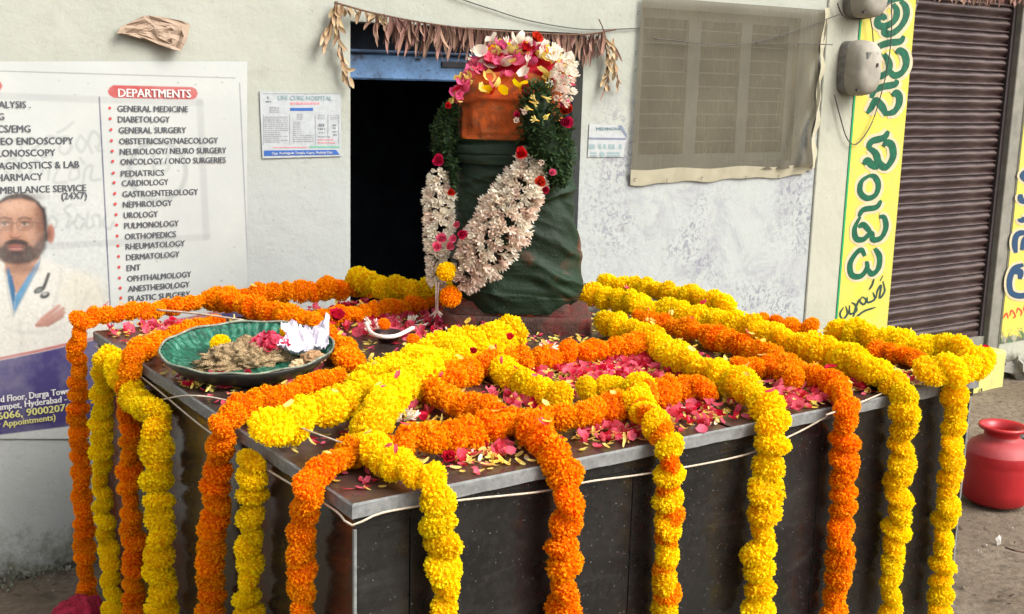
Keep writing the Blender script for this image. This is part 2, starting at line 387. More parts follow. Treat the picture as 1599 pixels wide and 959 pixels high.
# ------------------------------------------------------------------ flat print: ribbons, polygons, text on the wall
def sm(P, n=6):
    """smooth polyline in 2D"""
    P = [np.array((p[0], p[1], 0.0)) for p in P]
    if len(P) < 3: return [(p[0], p[1]) for p in P]
    E = [2 * P[0] - P[1]] + P + [2 * P[-1] - P[-2]]; Q = []
    for i in range(1, len(E) - 2):
        a, b_, c, d = E[i - 1:i + 3]
        for t_ in np.linspace(0, 1, n, endpoint=False):
            q = 0.5 * ((2 * b_) + (-a + c) * t_ + (2 * a - 5 * b_ + 4 * c - d) * t_ * t_ + (-a + 3 * b_ - 3 * c + d) * t_ ** 3); Q.append((q[0], q[1]))
    Q.append((P[-1][0], P[-1][1])); return Q
def ribbon(mb, P, wpx, off, taper=0.35, nib=None):
    """brush stroke traced on the wall plane; nib = angle of a flat brush"""
    Q = sm(P); n = len(Q); V = []; L = []
    for i, q in enumerate(Q):
        a = Q[max(i - 1, 0)]; c = Q[min(i + 1, n - 1)]; t_ = np.array((c[0] - a[0], c[1] - a[1])); t_ = t_ / (np.linalg.norm(t_) + 1e-9)
        e = min(i, n - 1 - i) / max(1, n * 0.18); k = taper + (1 - taper) * min(1, e)
        if nib is not None: k *= 0.72 + 0.28 * abs(t_[0] * math.sin(nib) - t_[1] * math.cos(nib))
        h = wpx * k * 0.5
        oo = off + 0.0004 * i / n; V.append(wall(q[0] - t_[1] * h, q[1] + t_[0] * h, oo)); V.append(wall(q[0] + t_[1] * h, q[1] - t_[0] * h, oo))
    mb.add(V, [(2 * i, 2 * i + 1, 2 * i + 3, 2 * i + 2) for i in range(n - 1)])
def poly(mb, P, off): mb.add([wall(x, y, off) for x, y in P], [tuple(range(len(P)))])
def disc(mb, x, y, r_, off, n=10, rr=None): poly(mb, [(x + r_ * math.cos(a), y + (rr or r_) * math.sin(a)) for a in [2 * math.pi * k / n for k in range(n)]], off)
def flat(name, c, rough=0.5, c2=None):
    return simple(name, c, c2 or tuple(x * 0.85 for x in c), rough, 40, 0)
def text(s, x0, yc, x1, hpx, mat, parent, off, bold=0.02, right=False, name='lettering', rot=False, top=None):
    cu = bpy.data.curves.new('txt', 'FONT'); cu.body = s; cu.size = 1.0;  cu.resolution_u = 2
    o = bpy.data.objects.new('txt', cu); COL.objects.link(o)
    dg = bpy.context.evaluated_depsgraph_get(); me = bpy.data.meshes.new_from_object(o.evaluated_get(dg))
    bpy.data.objects.remove(o)
    n = len(me.vertices); co = np.zeros(n * 3); me.vertices.foreach_get('co', co); co = co.reshape(-1, 3)
    xmin, xmax = co[:, 0].min(), co[:, 0].max(); cap = 0.72
    zc = Z_(x0, yc); X0 = X_(x0, yc); X1 = X_(x1, yc + (x1 - x0) * (190 - yc) / 3497.0)
    H = hpx * (WY - CAM[1]) / F * 1.12
    if right: X0 = X1 - (xmax - xmin) * H / cap * 0.92
    P = np.zeros_like(co)
    P[:, 0] = X0 + (co[:, 0] - xmin) / (xmax - xmin) * (X1 - X0); P[:, 2] = zc + (co[:, 1] - cap / 2) / cap * H; P[:, 1] = WY - off
    P -= np.array(world_loc(parent)); Fl = [tuple(p.vertices) for p in me.polygons]; bpy.data.meshes.remove(me)
    Q = P + np.array([H * (.05 + bold), -0.0004, 0]); me = mesh(name, list(P) + list(Q), Fl + [tuple(i + n for i in f) for f in Fl], mat)
    me.name = name
    return link(name, me, parent)

# --- painted board beside the shutter
sign = empty('painted_sign', wall(1340, 280, 0.011), 'yellow painted strip with large green Telugu letters left of the shutter', 'sign', 'painted signs')
sy = simple('yellow_sign_paint', (0.50, 0.43, 0.05), (0.43, 0.39, 0.085), 0.6, 9, 0.15)
gr = flat('green_paint', (0.002, 0.095, 0.042), 0.5, (0.002, 0.055, 0.03)); halo = flat('pale_pink_paint', (0.50, 0.42, 0.27)); blk = flat('black_paint', (0.02, 0.05, 0.04))
MB().box((X_(1302, 515), WY - 0.0125, 0.02), (sx0 - 0.002, WY - 0.0101, TOP)).build('board', sy, sign)
xg = X_(1302, 515)
MB().box((xg - 0.008, WY - 0.0140, 0.02), (xg + 0.004, WY - 0.0126, TOP)).build('border', flat('bright_green_paint', (0.01, 0.27, 0.09)), sign)
def T1(L): return [(1270 + x * .2397, y * .2397) for x, y in L]
def T2(L): return [(1280 + x * .334, 200 + y * .334) for x, y in L]
thick = [T1([(435, 62), (465, 22), (530, -8), (600, -20)]), T1([(570, 5), (602, 45), (606, 100), (580, 160), (535, 205), (490, 222), (462, 205), (478, 178)]),
    T1([(520, 25), (545, 70), (535, 125), (495, 160), (450, 172), (420, 155), (425, 118), (455, 108), (470, 130)]),
    T1([(398, 345), (425, 305), (490, 280), (565, 270), (592, 235)]), T1([(445, 345), (400, 385), (384, 440), (405, 488), (452, 492), (492, 455), (492, 400), (460, 352)]),
    T1([(492, 455), (530, 492), (580, 470), (606, 415), (596, 355), (562, 330), (540, 345)]),
    T1([(378, 640), (400, 590), (455, 565), (530, 550), (548, 520)]), T1([(352, 738), (380, 700), (405, 655), (445, 690), (478, 752)]), T1([(478, 742), (525, 728), (556, 685), (562, 635), (540, 605), (515, 622)]),
    T2([(225, 95), (245, 62), (300, 45), (322, 14)]), T2([(205, 170), (222, 152), (245, 172), (275, 185)]), T2([(228, 92), (262, 118), (278, 165), (312, 182), (343, 135), (338, 82), (312, 68), (298, 85)]),
    T2([(232, 222), (196, 250), (190, 300), (222, 328), (262, 312), (275, 265), (258, 228), (232, 222)]),
    T2([(182, 415), (205, 382), (265, 370), (288, 338)]), T2([(190, 415), (165, 465), (170, 515), (205, 520), (240, 490), (250, 522), (288, 512), (310, 465), (302, 418), (280, 415)]), T2([(180, 465), (205, 452), (240, 490)]),
    T2([(212, 598), (195, 570), (165, 592), (142, 640), (152, 688), (192, 692), (222, 655), (220, 622)]), T2([(222, 655), (245, 682), (275, 655), (280, 600), (258, 562)])]
b = MB()
for k, s in enumerate(thick): ribbon(b, s, 20 if k < 12 else 17, 0.0130 + 0.0005 * (k % 3), 0.8)
b.build('letter_halo', halo, sign)
for k, s in enumerate(thick): b = MB(); ribbon(b, s, 12.0 if k < 12 else 9.6, 0.0147 + 0.0005 * (k % 3), 0.6, nib=-0.9); b.build('letter_stroke', gr, sign)
thin = [[(112, 838), (95, 868), (108, 893), (130, 868), (122, 832)], [(140, 828), (142, 868), (172, 855), (168, 828), (150, 815)], [(185, 800), (170, 840), (158, 882)],
        [(200, 788), (188, 808), (205, 825), (218, 805), (200, 788)], [(222, 790), (225, 815), (258, 800), (250, 768)], [(232, 755), (245, 735), (255, 705)], [(265, 795), (270, 762), (288, 735), (280, 795), (304, 762), (296, 715)], [(283, 715), (296, 690)], [(160, 895), (205, 858), (262, 838)]]
b = MB()
for k, s in enumerate(thin): ribbon(b, T2(s), 3.0, 0.0138 + 0.0005 * (k % 3), 0.5)
b.build('handwriting', blk, sign)
# --- second board
sign2 = empty('painted_sign', wall(1590, 300, 0.013), 'yellow painted strip with blue letters at the right edge, beyond the shutter', 'sign', 'painted signs')
def gmat():
    m_, t, b = nmat('yellow_sign_scribbled'); c = ramp(t, noise_(t, 7), [(0.35, (0.44, 0.39, 0.07)), (0.65, (0.51, 0.44, 0.055))])
    tc = t.nodes.new('ShaderNodeTexCoord'); sp = t.nodes.new('ShaderNodeSeparateXYZ'); t.links.new(tc.outputs['Object'], sp.inputs[0])
    mr = N(t, 'ShaderNodeMapRange'); t.links.new(sp.outputs['Z'], mr.inputs[0]); z0 = Z_(1590, 300)
    mr.inputs[1].default_value = Z_(1580, 545) - z0; mr.inputs[2].default_value = Z_(1580, 480) - z0; mr.inputs[3].default_value = 0.42; mr.inputs[4].default_value = -0.3
    ad = N(t, 'ShaderNodeMath', operation='ADD'); t.links.new(mr.outputs[0], ad.inputs[0]); t.links.new(noise_(t, 14, 7, 0.7, dist=1.5), ad.inputs[1])
    g = ramp(t, noise_(t, 22, 3), [(0.4, (0.03, 0.12, 0.05)), (0.5, (0.05, 0.05, 0.05)), (0.62, (0.25, 0.25, 0.18))])
    c = mix(t, ramp(t, ad.outputs[0], [(0.55, 0.0), (0.68, 0.95)]), c, g)
    t.links.new(c, b.inputs['Base Color']); b.inputs['Roughness'].default_value = 0.7; return m_
MB().box((jx1 + 0.003, WY - 0.0145, szb - 0.06), (jx1 + 0.62, WY - 0.0121, TOP)).build('board', gmat(), sign2)
def T3(L): return [(1530 + x * .397, 220 + y * .396) for x, y in L]
st2 = [T3([(190, 115), (168, 138), (190, 160)]), T3([(160, 210), (164, 235), (200, 238)]), T3([(160, 305), (164, 312), (200, 305)]),
       T3([(142, 442), (138, 400), (150, 368), (190, 360)]), T3([(190, 442), (205, 400), (180, 385), (165, 430)]),
       T3([(172, 488), (135, 505), (117, 555), (128, 602), (180, 608), (225, 560)]), T3([(135, 520), (160, 515), (158, 545)])]
b = MB(); 
for k, s in enumerate(st2): ribbon(b, s, 17, 0.0150 + 0.0005 * (k % 3), 0.8)
b.build('letter_halo', halo, sign2)
bl = flat('navy_paint', (0.015, 0.05, 0.11))
for k, s in enumerate(st2): b = MB(); ribbon(b, s, 9, 0.0167 + 0.0005 * (k % 3), 0.6); b.build('letter_stroke', bl, sign2)
b = MB()
for s in ([(92, 700), (105, 680), (112, 700)], [(118, 692), (125, 668), (140, 690), (130, 700)], [(145, 680), (150, 660), (165, 675), (160, 690)], [(170, 670), (180, 650), (190, 672)]): ribbon(b, T3(s), 2.6, 0.0155, 0.6)
b.build('red_script', flat('red_paint', (0.5, 0.06, 0.03)), sign2)

# --- large hospital poster, printed sheet
def srgb(c): 
    c = np.array(c, float) / 255.0; return np.where(c <= 0.04045, c / 12.92, ((c + 0.055) / 1.055) ** 2.4)
PX0, PX1, PY0, PY1 = -130.0, 386.0, 96.0, 686.0
gx = np.arange(PX0, PX1 + 0.1, 1.2); gy = np.arange(PY0, PY1 + 0.1, 1.2)
GX, GY = np.meshgrid(gx, gy)
img = np.zeros(GX.shape + (3,)); img[:] = srgb((208, 212, 207)) * 0.58
def sstep(e, w_=1.0): return np.clip(0.5 - e / w_, 0, 1)
def paint(mask, c, raw=False):
    global img
    c = np.array(c, float) if raw else srgb(c) * 0.54
    img = img * (1 - mask[..., None]) + c * mask[..., None]
def ell(cx_, cy_, rx, ry, soft=1.5, rot=0.0):
    a = math.radians(rot); X = (GX - cx_) * math.cos(a) + (GY - cy_) * math.sin(a); Y = -(GX - cx_) * math.sin(a) + (GY - cy_) * math.cos(a)
    return sstep((np.sqrt((X / rx) ** 2 + (Y / ry) ** 2) - 1) * min(rx, ry), soft)
def plg(P, soft=1.2):
    """soft polygon mask by signed distance"""
    ins = np.zeros(GX.shape, bool); dmin = np.full(GX.shape, 1e9); n = len(P)
    for i in range(n):
        (x1, y1), (x2, y2) = P[i], P[(i + 1) % n]
        if y1 != y2:
            c = ((y1 > GY) != (y2 > GY)) & (GX < (x2 - x1) * (GY - y1) / (y2 - y1) + x1); ins ^= c
        dx, dy = x2 - x1, y2 - y1; t_ = np.clip(((GX - x1) * dx + (GY - y1) * dy) / (dx * dx + dy * dy + 1e-9), 0, 1)
        dmin = np.minimum(dmin, np.hypot(GX - x1 - t_ * dx, GY - y1 - t_ * dy))
    return sstep(np.where(ins, -dmin, dmin), soft)
def line(P, w_, soft=1.2):
    d = np.full(GX.shape, 1e9)
    for (x1, y1), (x2, y2) in zip(P[:-1], P[1:]):
        dx, dy = x2 - x1, y2 - y1; t_ = np.clip(((GX - x1) * dx + (GY - y1) * dy) / (dx * dx + dy * dy + 1e-9), 0, 1)
        d = np.minimum(d, np.hypot(GX - x1 - t_ * dx, GY - y1 - t_ * dy))
    return sstep(d - w_ / 2, soft)
# faint grey lettering and border of the older wall writing showing through
G_ = (176, 180, 178)
paint(line([(-130, 146), (0, 150), (160, 156), (312, 160)], 11, 3) * .42, G_); paint(line([(312, 160), (322, 370)], 11, 3) * .42, G_); paint(line([(-130, 392), (0, 388), (160, 380), (324, 370)], 10, 3) * .42, G_)
def gh(L, w_=4.5): paint(line(sm(L, 4), w_, 2.5) * .38, (150, 160, 156))
def Tg(L): return [(x * .4171, 80 + y * .4171) for x, y in L]
for s in ([(215, 305), (245, 290), (275, 265)], [(165, 350), (180, 320), (220, 325), (250, 320)], [(230, 330), (222, 370), (245, 385), (268, 360), (255, 335)], [(300, 315), (285, 350), (305, 378), (322, 345), (300, 315)], [(345, 380), (330, 340), (350, 300), (375, 330), (365, 370), (385, 372)],
          [(200, 380), (160, 400)], [(20, 420), (45, 400), (70, 430), (50, 470), (20, 450)], [(80, 400), (75, 470)], [(110, 470), (130, 410), (160, 440), (145, 480)], [(180, 480), (190, 420), (215, 440), (200, 490), (250, 490)], [(270, 420), (260, 480), (295, 470), (290, 430)], [(310, 500), (320, 440), (345, 430), (340, 480), (375, 480)], [(300, 400), (315, 420)],
          [(190, 620), (178, 650), (200, 665), (215, 640), (195, 618)], [(245, 600), (262, 620), (250, 660), (275, 640)], [(290, 612), (280, 650), (300, 665), (315, 635), (292, 612)], [(330, 605), (325, 660), (350, 650), (345, 620), (370, 615), (375, 655)], [(240, 590), (265, 575)], [(395, 620), (385, 650), (410, 665), (425, 640)],
          [(10, 330), (30, 350), (60, 330), (80, 360)], [(90, 340), (120, 325), (145, 350), (120, 372)]): gh(Tg(s))
paint((ell(246, 268, 48, 50, 3) * (1 - ell(246, 268, 40, 42, 3))) * .5, (165, 172, 170)); gh(Tg([(570, 400), (590, 370), (625, 380), (630, 440), (590, 450), (575, 425), (630, 420)]), 6)
# doctor in a white coat, printed photograph
coat = plg([(-130, 700), (-130, 470), (-75, 440), (-20, 408), (0, 400), (30, 415), (62, 402), (90, 412), (130, 425), (152, 445), (164, 470), (172, 500), (176, 540), (176, 580), (-100, 600)], 4)
paint(coat * .9, (229, 226, 215)); paint(ell(130, 460, 36, 34, 20) * .5, (224, 216, 190)); paint(line([(152, 445), (165, 475), (170, 520)], 3, 6) * .5, (190, 186, 170))
paint(plg([(8, 425), (8, 398), (58, 388), (63, 402), (26, 462)], 3), (196, 150, 122))
paint(plg([(10, 420), (14, 418), (24, 452), (22, 490), (12, 440)], 2), (70, 128, 168)); paint(plg([(22, 490), (24, 462), (52, 418), (64, 404), (60, 420)], 2), (92, 152, 190)); paint(plg([(14, 432), (20, 430), (24, 470), (20, 470)], 2) * .6, (38, 84, 130))
paint(line([(64, 404), (42, 452), (22, 492)], 2.5, 3) * .6, (170, 170, 165)); paint(line([(8, 425), (14, 465), (21, 495)], 2.5, 3) * .6, (165, 170, 165))
paint(ell(79, 365, 6.5, 15, 2.5), (186, 126, 104)); paint(ell(78, 366, 3, 10, 3) * .7, (128, 76, 60))
paint(ell(29, 346, 43.5, 44, 3), (52, 42, 40)); paint(ell(40, 308, 26, 6, 7) * .5, (86, 70, 62))
face = plg([(-17, 352), (-15, 334), (-4, 320), (14, 312), (34, 310), (54, 316), (65, 331), (68, 352), (69, 372), (62, 394), (46, 409), (28, 414), (8, 411), (-8, 398), (-15, 376)], 5)
paint(face, (186, 136, 108))
paint(face * ell(24, 327, 32, 11, 12) * .7, (222, 178, 150)); paint(face * ell(50, 364, 12, 10, 10) * .6, (214, 162, 134)); paint(face * ell(4, 364, 11, 10, 10) * .55, (212, 160, 132))
paint(face * ell(67, 346, 9, 36, 12) * .6, (120, 78, 60)); paint(face * ell(-15, 350, 8, 34, 10) * .5, (128, 84, 64)); paint(face * ell(9, 350, 11, 7, 6) * .45, (140, 92, 72)); paint(face * ell(40, 350, 11, 7, 6) * .45, (140, 92, 72))
paint(line([(68, 326), (71, 350), (72, 374)], 6, 5), (56, 44, 42))
beard = plg([(-15, 374), (-8, 377), (0, 386), (8, 381), (14, 376), (25, 373.5), (36, 376), (43, 381), (52, 385), (60, 377), (68, 366), (74, 366), (71, 388), (61, 403), (45, 411.5), (27, 414), (6, 410), (-9, 397)], 6)
paint(beard * .93, (58, 45, 42)); paint(ell(28, 403, 22, 8, 8) * .35, (92, 76, 70)); paint(ell(62, 386, 8, 12, 8) * .35, (96, 76, 66))
paint(ell(25, 387.5, 13, 6, 4) * .8, (140, 96, 82)); paint(ell(25, 384.6, 11.5, 2.6, 2), (158, 92, 84)); paint(ell(25, 388.4, 9.5, 2.8, 2), (192, 132, 120)); paint(line([(14, 386), (20, 386.4), (25, 387), (31, 386.4), (37, 385.6)], 1.2, 1.3), (92, 46, 42)); paint(ell(25, 395, 8, 3.5, 4) * .7, (62, 48, 46))
paint(line([(9, 380), (16, 377), (25, 375.5), (34, 377), (42, 380)], 4.2, 3) * .92, (56, 43, 41))
paint(line([(19, 348), (18.5, 358), (17, 366)], 2, 4) * .5, (146, 98, 76)); paint(line([(24, 346), (24, 364)], 4, 6) * .6, (226, 180, 152)); paint(ell(24, 367, 8.5, 4.2, 3) * .7, (196, 142, 116)); paint(line([(16, 369), (20, 371.5), (24, 371), (28, 371.5), (32, 369)], 1.6, 1.8) * .9, (104, 62, 50))
for ex, s_ in ((8, -1), (39, 1)):
    paint(line([(ex - 10, 342.5), (ex - 2, 339.5), (ex + 9, 342)], 2.6, 2.6) * .85, (62, 46, 42)); paint(ell(ex, 350, 7, 2.6, 1.6) * .9, (206, 178, 160)); paint(ell(ex - 1, 349.8, 2.8, 2.5, 1.4), (44, 30, 26)); paint(line([(ex - 7, 348.6), (ex, 347), (ex + 7, 348.8)], 1.4, 1.4), (60, 40, 36)); paint(line([(ex - 6, 354.5), (ex, 356), (ex + 6, 354.5)], 1.2, 2.4) * .5, (134, 90, 74))
    paint(line([(ex - 13, 346), (ex + 12, 346), (ex + 11, 355), (ex + 4, 359.5), (ex - 8, 359.5), (ex - 13, 354), (ex - 13, 346)], 1.1, 1.5) * .75, (92, 74, 58)); paint(line([(ex - 9, 357), (ex - 1, 350)], 1.6, 3) * .35, (240, 226, 210))
paint(line([(51, 347), (72, 350)], 1.3, 1.4) * .8, (92, 74, 58)); paint(line([(20, 349), (26, 348.6)], 1.2, 1.4) * .8, (92, 74, 58))
paint(ell(34, 420, 24, 8, 8) * .55, (128, 88, 70))
for L_ in ([(96, 420), (92, 450), (84, 478)], [(140, 452), (128, 480), (122, 515)], [(-40, 440), (-30, 480), (-26, 520)], [(30, 500), (34, 530), (30, 560)], [(110, 500), (80, 515), (40, 520), (10, 512)]): paint(line(sm(L_, 5), 3, 8) * .35, (168, 164, 152))
for k, (a_, c_) in enumerate((((92, 478), (66, 498)), ((99, 482), (68, 503)), ((100, 488), (72, 506)), ((98, 494), (74, 508)))): paint(line([a_, c_, (58, 508)], 6 - k * .4, 2), (206 - 8 * k, 152 - 6 * k, 136 - 6 * k)); paint(line([(a_[0], a_[1] + 2.6), (c_[0], c_[1] + 2.4)], .9, 1.2) * .7, (130, 78, 66))
paint(line([(76, 428), (72, 440), (68, 450)], 5, 1.5), (28, 30, 30)); paint(ell(61, 453, 9, 4.8, 1.5, -25), (36, 40, 40)); paint(ell(61, 453, 6, 2.8, 1.5, -25), (112, 118, 116)); paint(ell(70, 461, 8, 5, 1.5, -20), (34, 36, 36)); paint(ell(70, 459, 4, 2.4, 1.5, -20), (180, 182, 178))
paint(line([(42, 480), (60, 500)], 2, 5) * .3, (180, 178, 168)); paint(line([(120, 440), (118, 480)], 2, 5) * .3, (180, 178, 168))
fm = plg([(-14, 372), (-16, 350), (-12, 328), (0, 316), (30, 310), (55, 316), (66, 330), (68, 352), (70, 372), (62, 400), (26, 414), (0, 406)], 5)
paint(fm * ell(64, 350, 14, 44, 16) * .45, (120, 74, 54)); paint(fm * ell(-12, 350, 12, 40, 14) * .4, (130, 82, 60)); paint(fm * ell(25, 318, 30, 7, 8) * .35, (235, 196, 168))
rn = nr.normal(0, 1, (GX.shape[0] // 3 + 2, GX.shape[1] // 3 + 2)).repeat(3, 0).repeat(3, 1)[:GX.shape[0], :GX.shape[1]]
area = ((GX < 170) & (GY > 298))[..., None]; img = np.where(area, img * (1 + .045 * rn[..., None]), img); img = np.clip(img, 0.005, 1)
K = img.copy(); K[1:-1, 1:-1] = (img[1:-1, 1:-1] * 2 + img[:-2, 1:-1] + img[2:, 1:-1] + img[1:-1, :-2] + img[1:-1, 2:]) / 6; img = K
# navy band at the foot, with a pink rule
band = plg([(-140, 588), (-60, 574), (0, 563), (60, 551), (107, 540), (190, 522), (400, 478), (400, 628), (190, 654), (107, 666), (0, 679), (-140, 696)], 1.5); 
paint(line([(-140, 585), (-60, 571), (0, 560), (60, 548), (107, 537), (190, 519), (400, 475)], 4.5, 1.5), (196, 120, 118)); paint(band, (68, 58, 120))
paint(line([(155, 152), (172, 480), (176, 530)], 2.0), (62, 64, 110)); paint(line([(-130, 106), (0, 111), (367, 122)], 1.5) * .7, (120, 126, 124)); paint(line([(374, 130), (389, 460)], 1.6) * .8, (120, 126, 140))
pill = plg([(177, 133), (300, 136), (306, 139), (309, 146), (306, 153), (300, 155.5), (178, 153), (171, 149), (168, 143), (171, 137)], 1.2); paint(pill, (202, 74, 72)); paint(plg([(-60, 125), (0, 127), (4, 134), (0, 142), (-60, 141)], 1.2), (202, 74, 72))
for k in range(60):     # specks and scuffs on the paper
    x, y = nr.uniform(-120, 380), nr.uniform(100, 560); paint(ell(x, y, nr.uniform(.8, 2.2), nr.uniform(.6, 1.4), 1.2) * nr.uniform(.2, .7), (110, 105, 100))
dV = np.zeros((GX.size, 3)); flatx, flaty = GX.ravel(), GY.ravel()
D_ = np.stack([flatx - CX, flaty - CY, np.full(flatx.size, F)], 1) @ R.T
off_ = 0.006 + 0.0015 * np.sin(flatx * 0.03) * np.sin(flaty * 0.025 + 1)
tt = ((WY - off_) - CAM[1]) / D_[:, 1]; dV = CAM + D_ * tt[:, None]
poster = empty('hospital_poster', wall(200, 400, 0.006), 'large white hospital poster listing departments, with a printed bearded doctor and navy foot', 'poster')
ny_, nx_ = GX.shape; idx = np.arange(nx_ * ny_).reshape(ny_, nx_)
quads = np.stack([idx[:-1, :-1], idx[1:, :-1], idx[1:, 1:], idx[:-1, 1:]], -1).reshape(-1, 4)
me = bpy.data.meshes.new('sheet'); me.vertices.add(len(dV)); me.vertices.foreach_set('co', (dV - np.array(world_loc(poster))).astype(np.float32).ravel())
me.loops.add(quads.size); me.loops.foreach_set('vertex_index', quads.astype(np.int32).ravel()); me.polygons.add(len(quads))
me.polygons.foreach_set('loop_start', np.arange(0, quads.size, 4, dtype=np.int32)); me.update(calc_edges=True)
ca = me.color_attributes.new('print', 'FLOAT_COLOR', 'POINT'); ca.data.foreach_set('color', np.concatenate([img.reshape(-1, 3), np.ones((img.size // 3, 1))], 1).astype(np.float32).ravel())
pm, t, bb = nmat('printed_vinyl'); at = t.nodes.new('ShaderNodeAttribute'); at.attribute_name = 'print'
t.links.new(mix(t, ramp(t, noise_(t, 5, 8, .7), [(0.45, 0.0), (0.75, 0.22)]), at.outputs['Color'], (0.55, 0.54, 0.48)), bb.inputs['Base Color']); bb.inputs['Roughness'].default_value = 0.55; bump(t, bb, noise_(t, 14, 5), 0.15, 0.01)
me.materials.append(pm); link('sheet', me, poster)
ink = flat('dark_grey_ink', (0.075, 0.08, 0.09)); white_ink = flat('white_ink', (0.55, 0.54, 0.52)); red_ink = flat('red_ink', (0.45, 0.05, 0.05)); yel_ink = flat('pale_yellow_ink', (0.50, 0.48, 0.17))
deps = [('GENERAL MEDICINE', 436, 700, 214), ('DIABETOLOGY', 438, 632, 254), ('GENERAL SURGERY', 441, 693, 295), ('OBSTETRICS/GYNAECOLOGY', 443, 812, 336), ('NEUROLOGY/ NEURO SURGERY', 446, 843, 375), ('ONCOLOGY / ONCO SURGERIES', 448, 841, 413), ('PEDIATRICS', 450, 610, 457), ('CARDIOLOGY', 453, 626, 493), ('GASTROENTEROLOGY', 455, 737, 534), ('NEPHROLOGY', 457, 640, 573), ('UROLOGY', 460, 587, 613), ('PULMONOLOGY', 462, 665, 652), ('ORTHOPEDICS', 464, 655, 693), ('RHEUMATOLOGY', 467, 688, 730), ('DERMATOLOGY', 469, 668, 770), ('ENT', 471, 522, 810), ('OPHTHALMOLOGY', 473, 712, 850), ('ANESTHESIOLOGY', 476, 706, 888), ('PLASTIC SURGERY', 478, 708, 925)]
POFF = 0.0085
b = MB()
for s, a_, c_, y in deps:
    text(s, a_ * .4171, 80 + y * .4171, c_ * .4171, 8.6, ink, poster, POFF)
    b = MB(); disc(b, a_ * .4171 - 10.5, 80 + y * .4171 - 0.6, 2.4, POFF); b.build('bullet', red_ink, poster)
text('DEPARTMENTS', 183, 144.5, 296, 11.5, white_ink, poster, POFF, 0.03)
for s, x1, y, h in (('DIALYSIS .', 46, 163, 9), ('EEG', 5, 181.5, 9), ('NCS/EMG', 46, 200.5, 9.5), ('VIDEO ENDOSCOPY', 113, 219, 9.5), ('COLONOSCOPY', 85, 237.5, 9.5), ('DIAGNOSTICS & LAB', 122, 256, 9.5), ('PHARMACY', 65, 275, 9.5), ('AMBULANCE SERVICE', 133, 292.5, 9.5), ('(24X7)', 134, 304, 9.5)):
    text(s, x1, y, x1, h, ink, poster, POFF, right=True)
for s, x0, x1, y, h, mt in (('3rd Floor, Durga Tower', -12, 112, 623.5, 9.5, white_ink), ('Kumpet, Hyderabad - 5', -14, 112, 636, 9.5, white_ink), ('96066, 90002076', -14, 108, 650, 10.5, yel_ink), ('For Appointments)', -20, 85, 664, 9, yel_ink)):
    text(s, x0, y, x1, h, mt, poster, POFF, 0.03)

# --- small notice left of the door
notice = empty('hospital_notice', wall(470, 195, 0.004), 'small white hospital handbill with blue foot strip, left of the doorway', 'poster')
def NP(x, y): return 400 + x * .1251, 135 + y * .1251
def qn(mb, x0, y0, x1, y1, off):
    poly(mb, [NP(x0, y0), NP(x1, y0), NP(x1, y1), NP(x0, y1)], off)
b = MB(); P4 = [wall(*NP(42, 62), o_) for o_ in (0.005, 0.001)] + [wall(*NP(1052, 100), o_) for o_ in (0.005, 0.001)] + [wall(*NP(1062, 872), o_) for o_ in (0.005, 0.001)] + [wall(*NP(78, 900), o_) for o_ in (0.005, 0.001)]
b.add(P4, [(0, 6, 4, 2), (0, 2, 3, 1), (2, 4, 5, 3), (4, 6, 7, 5), (6, 0, 1, 7)]); b.build('sheet', flat('white_paper', (0.36, 0.385, 0.39)), notice)
grey_ink = flat('grey_ink', (0.24, 0.25, 0.265)); blue_ink = flat('blue_ink', (0.03, 0.10, 0.33)); teal = flat('teal_ink', (0.20, 0.30, 0.32)); green_ink = flat('green_ink', (0.16, 0.36, 0.27)); lines = MB(); red_ = MB()
text('LIFE CURE HOSPITAL', *NP(262, 138), NP(935, 138)[0], 6.5, teal, notice, 0.0062, 0.0)
b = MB(); poly(b, [NP(100, 800), NP(1000, 792), NP(1042, 852), NP(98, 868)], 0.0060); b.build('blue_strip', blue_ink, notice)
text('Opp. Kushaiguda Temple, Kapra, Medchal Dist.', *NP(185, 832), NP(945, 832)[0], 3.6, white_ink, notice, 0.0070, 0.0)
b = MB(); poly(b, [NP(425, 268), NP(710, 268), NP(710, 304), NP(425, 304)], 0.0060); b.build('blue_label', blue_ink, notice)
b = MB(); poly(b, [NP(668, 742), NP(1045, 742), NP(1045, 766), NP(668, 766)], 0.0060); b.build('green_strip', green_ink, notice)
def lrow(mb, x0, x1, y, w_=10):
    x = x0
    while x < x1:
        l = rnd.uniform(12, 45); qn(mb, x, y - w_ / 2, min(x + l, x1), y + w_ / 2, 0.0060); x += l + rnd.uniform(6, 14)
for y in list(range(382, 700, 24)): lrow(lines, 105, rnd.choice([300, 395, 395]), y)
for y in range(350, 420, 20): lrow(lines, 510, 585, y)
for y in list(range(445, 690, 24)): lrow(lines, 460, 560 if y < 600 else 720, y)
for y in range(260, 340, 20): lrow(lines, 170, 290, y)
for y in (360, 385, 405): lrow(lines, 770, 860, y, 8); lrow(lines, 930, 1020, y, 8)
for x in (90, 418, 738, 895, 1030): qn(lines, x, 350, x + 5, 730, 0.0061)
qn(lines, 75, 88, 1030, 94, 0.0061)
lrow(red_, 425, 790, 214, 26); lrow(red_, 770, 970, 665, 14); lrow(red_, 770, 985, 703, 14); lrow(red_, 215, 640, 762, 12)
lines.build('fine_print', grey_ink, notice); red_.build('red_print', flat('pale_red_ink', (0.55, 0.20, 0.22)), notice)['kind'] = 'stuff'
b = MB(); lrow(b, 780, 850, 485, 36); lrow(b, 775, 860, 530, 18); lrow(b, 785, 855, 578, 12); lrow(b, 955, 1000, 485, 20); lrow(b, 955, 1000, 520, 16); lrow(b, 955, 1015, 565, 14); lrow(b, 960, 1015, 605, 16); lrow(b, 770, 920, 628, 12); lrow(b, 120, 185, 190, 18); lrow(b, 140, 155, 140, 30)
